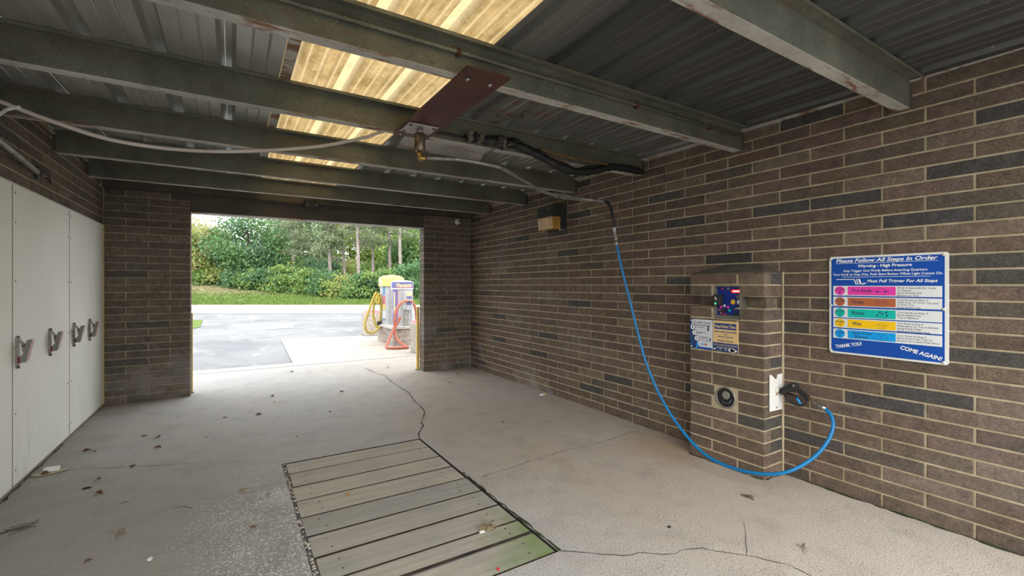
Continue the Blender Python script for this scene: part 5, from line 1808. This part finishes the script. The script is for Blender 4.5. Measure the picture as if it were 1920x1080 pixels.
SH = [(366, 44, 1.5, 1.3, 'leaf_green', 'leaf_lime'), (392, 43, 1.3, 1.2, 'leaf_lime', 'leaf_green'), (418, 43.5, 1.6, 1.3, 'leaf_lime', 'leaf_gold'), (444, 42.5, 1.3, 1.0, 'leaf_blue', 'leaf_green'), (470, 42, 1.5, 1.2, 'leaf_green', 'leaf_lime'),
      (500, 42, 1.6, 1.5, 'leaf_blue', 'leaf_green'), (528, 41.5, 1.5, 1.7, 'leaf_lime', 'leaf_green'), (556, 41.5, 1.6, 1.7, 'leaf_green', 'leaf_lime'), (584, 41, 1.5, 1.5, 'leaf_lime', 'leaf_green'), (612, 40.5, 1.7, 1.6, 'leaf_green', 'leaf_blue'),
      (640, 39.5, 1.5, 1.4, 'leaf_lime', 'leaf_gold'), (664, 39, 1.2, 1.2, 'leaf_green', 'leaf_lime'), (690, 39.5, 1.6, 1.6, 'leaf_green', 'leaf_blue'), (716, 39, 1.5, 1.9, 'leaf_lime', 'leaf_green'), (744, 39.5, 1.7, 2.2, 'leaf_green', 'leaf_lime'), (774, 39, 1.6, 2.4, 'leaf_green', 'leaf_blue'),
      (535, 46, 2.0, 2.6, 'leaf_green', 'leaf_lime'), (600, 46, 2.2, 2.4, 'leaf_blue', 'leaf_green'), (700, 46, 2.4, 2.6, 'leaf_lime', 'leaf_green'), (500, 48, 2.2, 2.8, 'leaf_blue', 'leaf_green'), (640, 48, 2.2, 2.4, 'leaf_gold', 'leaf_lime')]
ORD = ['first', 'second', 'third', 'fourth', 'fifth', 'sixth', 'seventh', 'eighth', 'ninth', 'tenth', 'eleventh', 'twelfth', 'thirteenth', 'fourteenth', 'fifteenth', 'sixteenth', 'seventeenth', 'eighteenth', 'nineteenth', 'twentieth', 'twenty-first', 'twenty-second']
HUE = {'leaf_green': 'mid green', 'leaf_lime': 'lime green', 'leaf_blue': 'dark bluish green', 'leaf_gold': 'yellowish'}
BACK = ['beside the dark pine trunk', 'behind the first grey pine trunk', 'behind the fourth pine trunk', 'under the big rounded tree', 'between the slim leaning pine and its neighbour']
for k, (u, d, rx, rz, a, b) in enumerate(SH):
    lab = HUE[a] + (' low shrub, %s from the left in the front hedge' % ORD[k] if k < 16 else ' tall shrub in the back row ' + BACK[k - 16])
    l = (u - 960) / F_PX * d
    zb = bank_z(d, l)
    t = thing('roadside_shrub', depth_pt(d, l, zb), lab, 'shrub', 'shrubs below the trees')
    p = WL[t.name]
    lv, kk = crown((p.x, p.y, zb + rz * 0.55), (rx, rx, rz * 0.8), 34, 95, 0.34)
    lv = lv[lv[:, 2] > zb - 0.05]
    st = MB()
    for q in kk[::5]:
        st.tube([(p.x, p.y, zb - 0.1), ((p.x + q[0]) / 2, (p.y + q[1]) / 2, (zb + q[2]) / 2 + 0.1), tuple(q)], [0.04, 0.025, 0.01], 5)
    obj('stems', st, M['bark_dark'], t)
    pick = RNG.random(len(lv)) < 0.35
    for mm_, sel in ((M[a], ~pick), (M[b], pick)):
        f = np_mesh('foliage', leaf_quads(lv[sel], 0.125), 4, mm_, t)
        f['kind'] = 'stuff'

# ================================================================== LITTER ON THE FLOOR
lr = random.Random(21)


def leaf_mesh(s, curl):
    m = MB()
    o = [(-1.0, 0, 0), (-0.45, 0.42, curl), (0.2, 0.46, curl * 0.8), (0.75, 0.22, curl * 0.4), (1.15, 0.02, 0.1), (0.75, -0.2, curl * 0.5), (0.15, -0.42, curl), (-0.5, -0.36, curl * 0.7)]
    m.v = [Vector((0, 0, 0.02))] + [Vector(p) for p in o]
    for k in range(8):
        m.f.append((0, 1 + k, 1 + (k + 1) % 8))
    m.v = [v * s for v in m.v]
    return m


LEAVES = [(-0.638, 4.407, .03), (-0.806, 4.258, .025), (-0.748, 3.962, .038), (-0.567, 5.15, .035), (-0.534, 4.816, .03), (-1.022, 5.031, .03), (-0.682, 5.256, .03), (-0.967, 4.983, .02), (0.237, 5.481, .03), (-0.064, 5.554, .03), (-0.61, 3.02, .02), (0.42, 6.3, .03), (1.2, 6.1, .03), (0.9, 5.2, .02), (2.6, 5.9, .025), (2.95, 6.35, .03), (2.2, 7.5, .035), (0.8, 7.9, .03), (2.3, 3.9, .02), (0.10, 2.95, .022), (-0.2, 4.9, .018), (0.5, 4.5, .016)]
bl = [mesh_of('leaf', leaf_mesh(1.0, c), M['leaf_brown']) for c in (0.25, 0.45, 0.6)]
LEAVES.sort(key=lambda t: math.hypot(t[0], t[1]))
for k, (x, y, s) in enumerate(LEAVES):
    o = bpy.data.objects.new('fallen_leaf', lr.choice(bl))
    COL.objects.link(o)
    o.location = (x, y, 0.003)
    o.rotation_euler = (0, 0, lr.uniform(0, 6.28))
    o.scale = (s, s, s)
    tag(o, 'small dry brown leaf on the concrete, %s nearest to the camera' % ORD[k], 'leaf', 'brown leaves on the floor')
for x, y, z, s, lb in ((0.645, 3.093, 0.0, .024, 'bright yellow leaf lying on the plank cover'), (0.059, 3.518, 0.003, .030, 'orange leaf on the wet pebbly concrete beside the planks'), (0.2, 3.358, 0.003, .020, 'smaller golden leaf between the orange leaf and the planks'), (0.42, 6.0, 0.003, .030, 'yellow leaf on the floor near the drive-out opening')):
    o = obj('fallen_leaf', leaf_mesh(s, 0.4), M['leaf_yellow'] if 'orange' not in lb else M['straw'])
    o.location = (x, y, z)
    o.rotation_euler = (0, 0, lr.uniform(0, 6.28))
    tag(o, lb, 'leaf')


def twig(name, x, y, L, n, mat, label, r=0.0022, cat='twig'):
    t = thing(name, (x, y, 0), label, cat)
    for k in range(n):
        a = lr.uniform(0, 6.28)
        l = L * lr.uniform(0.5, 1)
        d = Vector((math.cos(a), math.sin(a), 0))
        e = Vector((-d.y, d.x, 0))
        p = Vector((x, y, r + 0.001)) + Vector((lr.uniform(-.2, .2) * L, lr.uniform(-.2, .2) * L, 0))
        obj('stem', MB().tube([p - d * l / 2, p + e * l * lr.uniform(-.15, .15) + Vector((0, 0, 0.004)), p + d * l / 2], [r, r * 0.9, r * 0.4], 5), mat, t)
    return t


twig('dry_twig', -0.548, 3.251, 0.17, 4, M['straw'], 'pale forked dry stalk on the floor in front of the planks')
twig('dry_twig', -1.036, 3.636, 0.18, 6, M['twig'], 'tangle of brown pine needles near the first white board')
twig('dry_twig', 2.843, 1.699, 0.09, 7, M['twig'], 'small dark knot of twigs on the floor before the pillar')
twig('dry_twig', 2.534, 1.199, 0.11, 3, M['straw'], 'thin straw stalk bent in a corner on the concrete')
twig('dry_twig', -0.28, 3.45, 0.12, 1, M['twig'], 'single dark needle on the floor short of the wet pebbles', 0.002)
twig('dry_twig', -0.571, 3.724, 0.09, 1, M['twig'], 'short curved dark twig near the crumpled brown leaf', 0.002)


def lump(c, s, seed, n=7):
    g = random.Random(seed)
    m = MB()
    prof = [(0.55, 0.0), (0.95, 0.18), (0.8, 0.5), (0.35, 0.75)]
    m.lathe(prof, (0, 0, 0), n)
    m.v = [Vector((c[0] + v.x * s[0] * g.uniform(0.75, 1.2), c[1] + v.y * s[1] * g.uniform(0.75, 1.2), c[2] + v.z * s[2])) for v in m.v]
    return m


nb = thing('dry_grass_clump', (1.222, 2.253, 0), 'matted clump of dry grass and feathers lying on the mossy planks', 'debris')
obj('core', lump((1.222, 2.253, -0.003), (0.045, 0.038, 0.022), 3, 9), M['straw'], nb)
m = MB()
for k in range(60):
    a = lr.uniform(0, 6.28)
    p = Vector((1.222 + lr.gauss(0, .022), 2.253 + lr.gauss(0, .018), lr.uniform(0.0, 0.022)))
    d = Vector((math.cos(a), math.sin(a), lr.uniform(-.15, .3))) * lr.uniform(.015, .03)
    m.tube([p - d, p + d], 0.0012, 3)
o = obj('straw', m, M['straw'], nb)
o['kind'] = 'stuff'
obj('white_fluff', lump((1.185, 2.232, -0.003), (0.022, 0.016, 0.012), 4), M['white'], nb)

sc = thing('plastic_scrap', (-1.13, 4.59, 0), 'beige oval plastic scrap with a white block beside the white boards', 'debris')
obj('oval_tray', MB().lathe([(0.85, 0.0), (1.0, 0.012), (0.92, 0.014)], (0, 0, 0), 24), M['tan_card'], sc, smooth=True)
tr_ = sc.children[-1]
tr_.data.materials[0] = M['scrap']
tr_.scale = (0.10, 0.048, 0.6)
tr_.location = (0, 0, 0.006)
tr_.rotation_euler = (0, 0, 0.25)
obj('white_block', MB().box(-1.17, -1.085, 4.585, 4.625, 0.010, 0.038), M['white'], sc, bevel=0.004)
obj('brown_core', lump((-1.15, 4.555, 0.008), (0.024, 0.02, 0.03), 6), M['leaf_brown'], sc)
wp = thing('paper_scrap', (3.29, 4.602, 0), 'crumpled white and brown wrapper at the foot of the brick wall', 'debris')
obj('white_half', lump((3.275, 4.595, 0), (0.035, 0.028, 0.03), 9), M['white'], wp)
obj('brown_half', lump((3.322, 4.60, 0), (0.030, 0.026, 0.028), 10), M['tan_card'], wp)
o = obj('red_scrap', lump((1.095, 1.90, -0.003), (0.008, 0.014, 0.008), 13), M['red_ink'])
tag(o, 'tiny bright red scrap on the last plank', 'debris')
o = obj('dark_pebble', lump((2.107, 1.712, 0), (0.014, 0.010, 0.012), 14), M['rubber'])
tag(o, 'dark pebble on the bare tan concrete between pillar and planks', 'stone')
o = obj('dark_pebble', lump((-0.835, 4.108, 0), (0.030, 0.014, 0.014), 15), M['rubber'])
tag(o, 'dark lump on the floor near the white boards', 'stone')
o = obj('white_scrap', lump((-0.351, 2.88, 0), (0.012, 0.022, 0.01), 16), M['white'])
tag(o, 'small white scrap on the floor near the wet pebbles', 'debris')
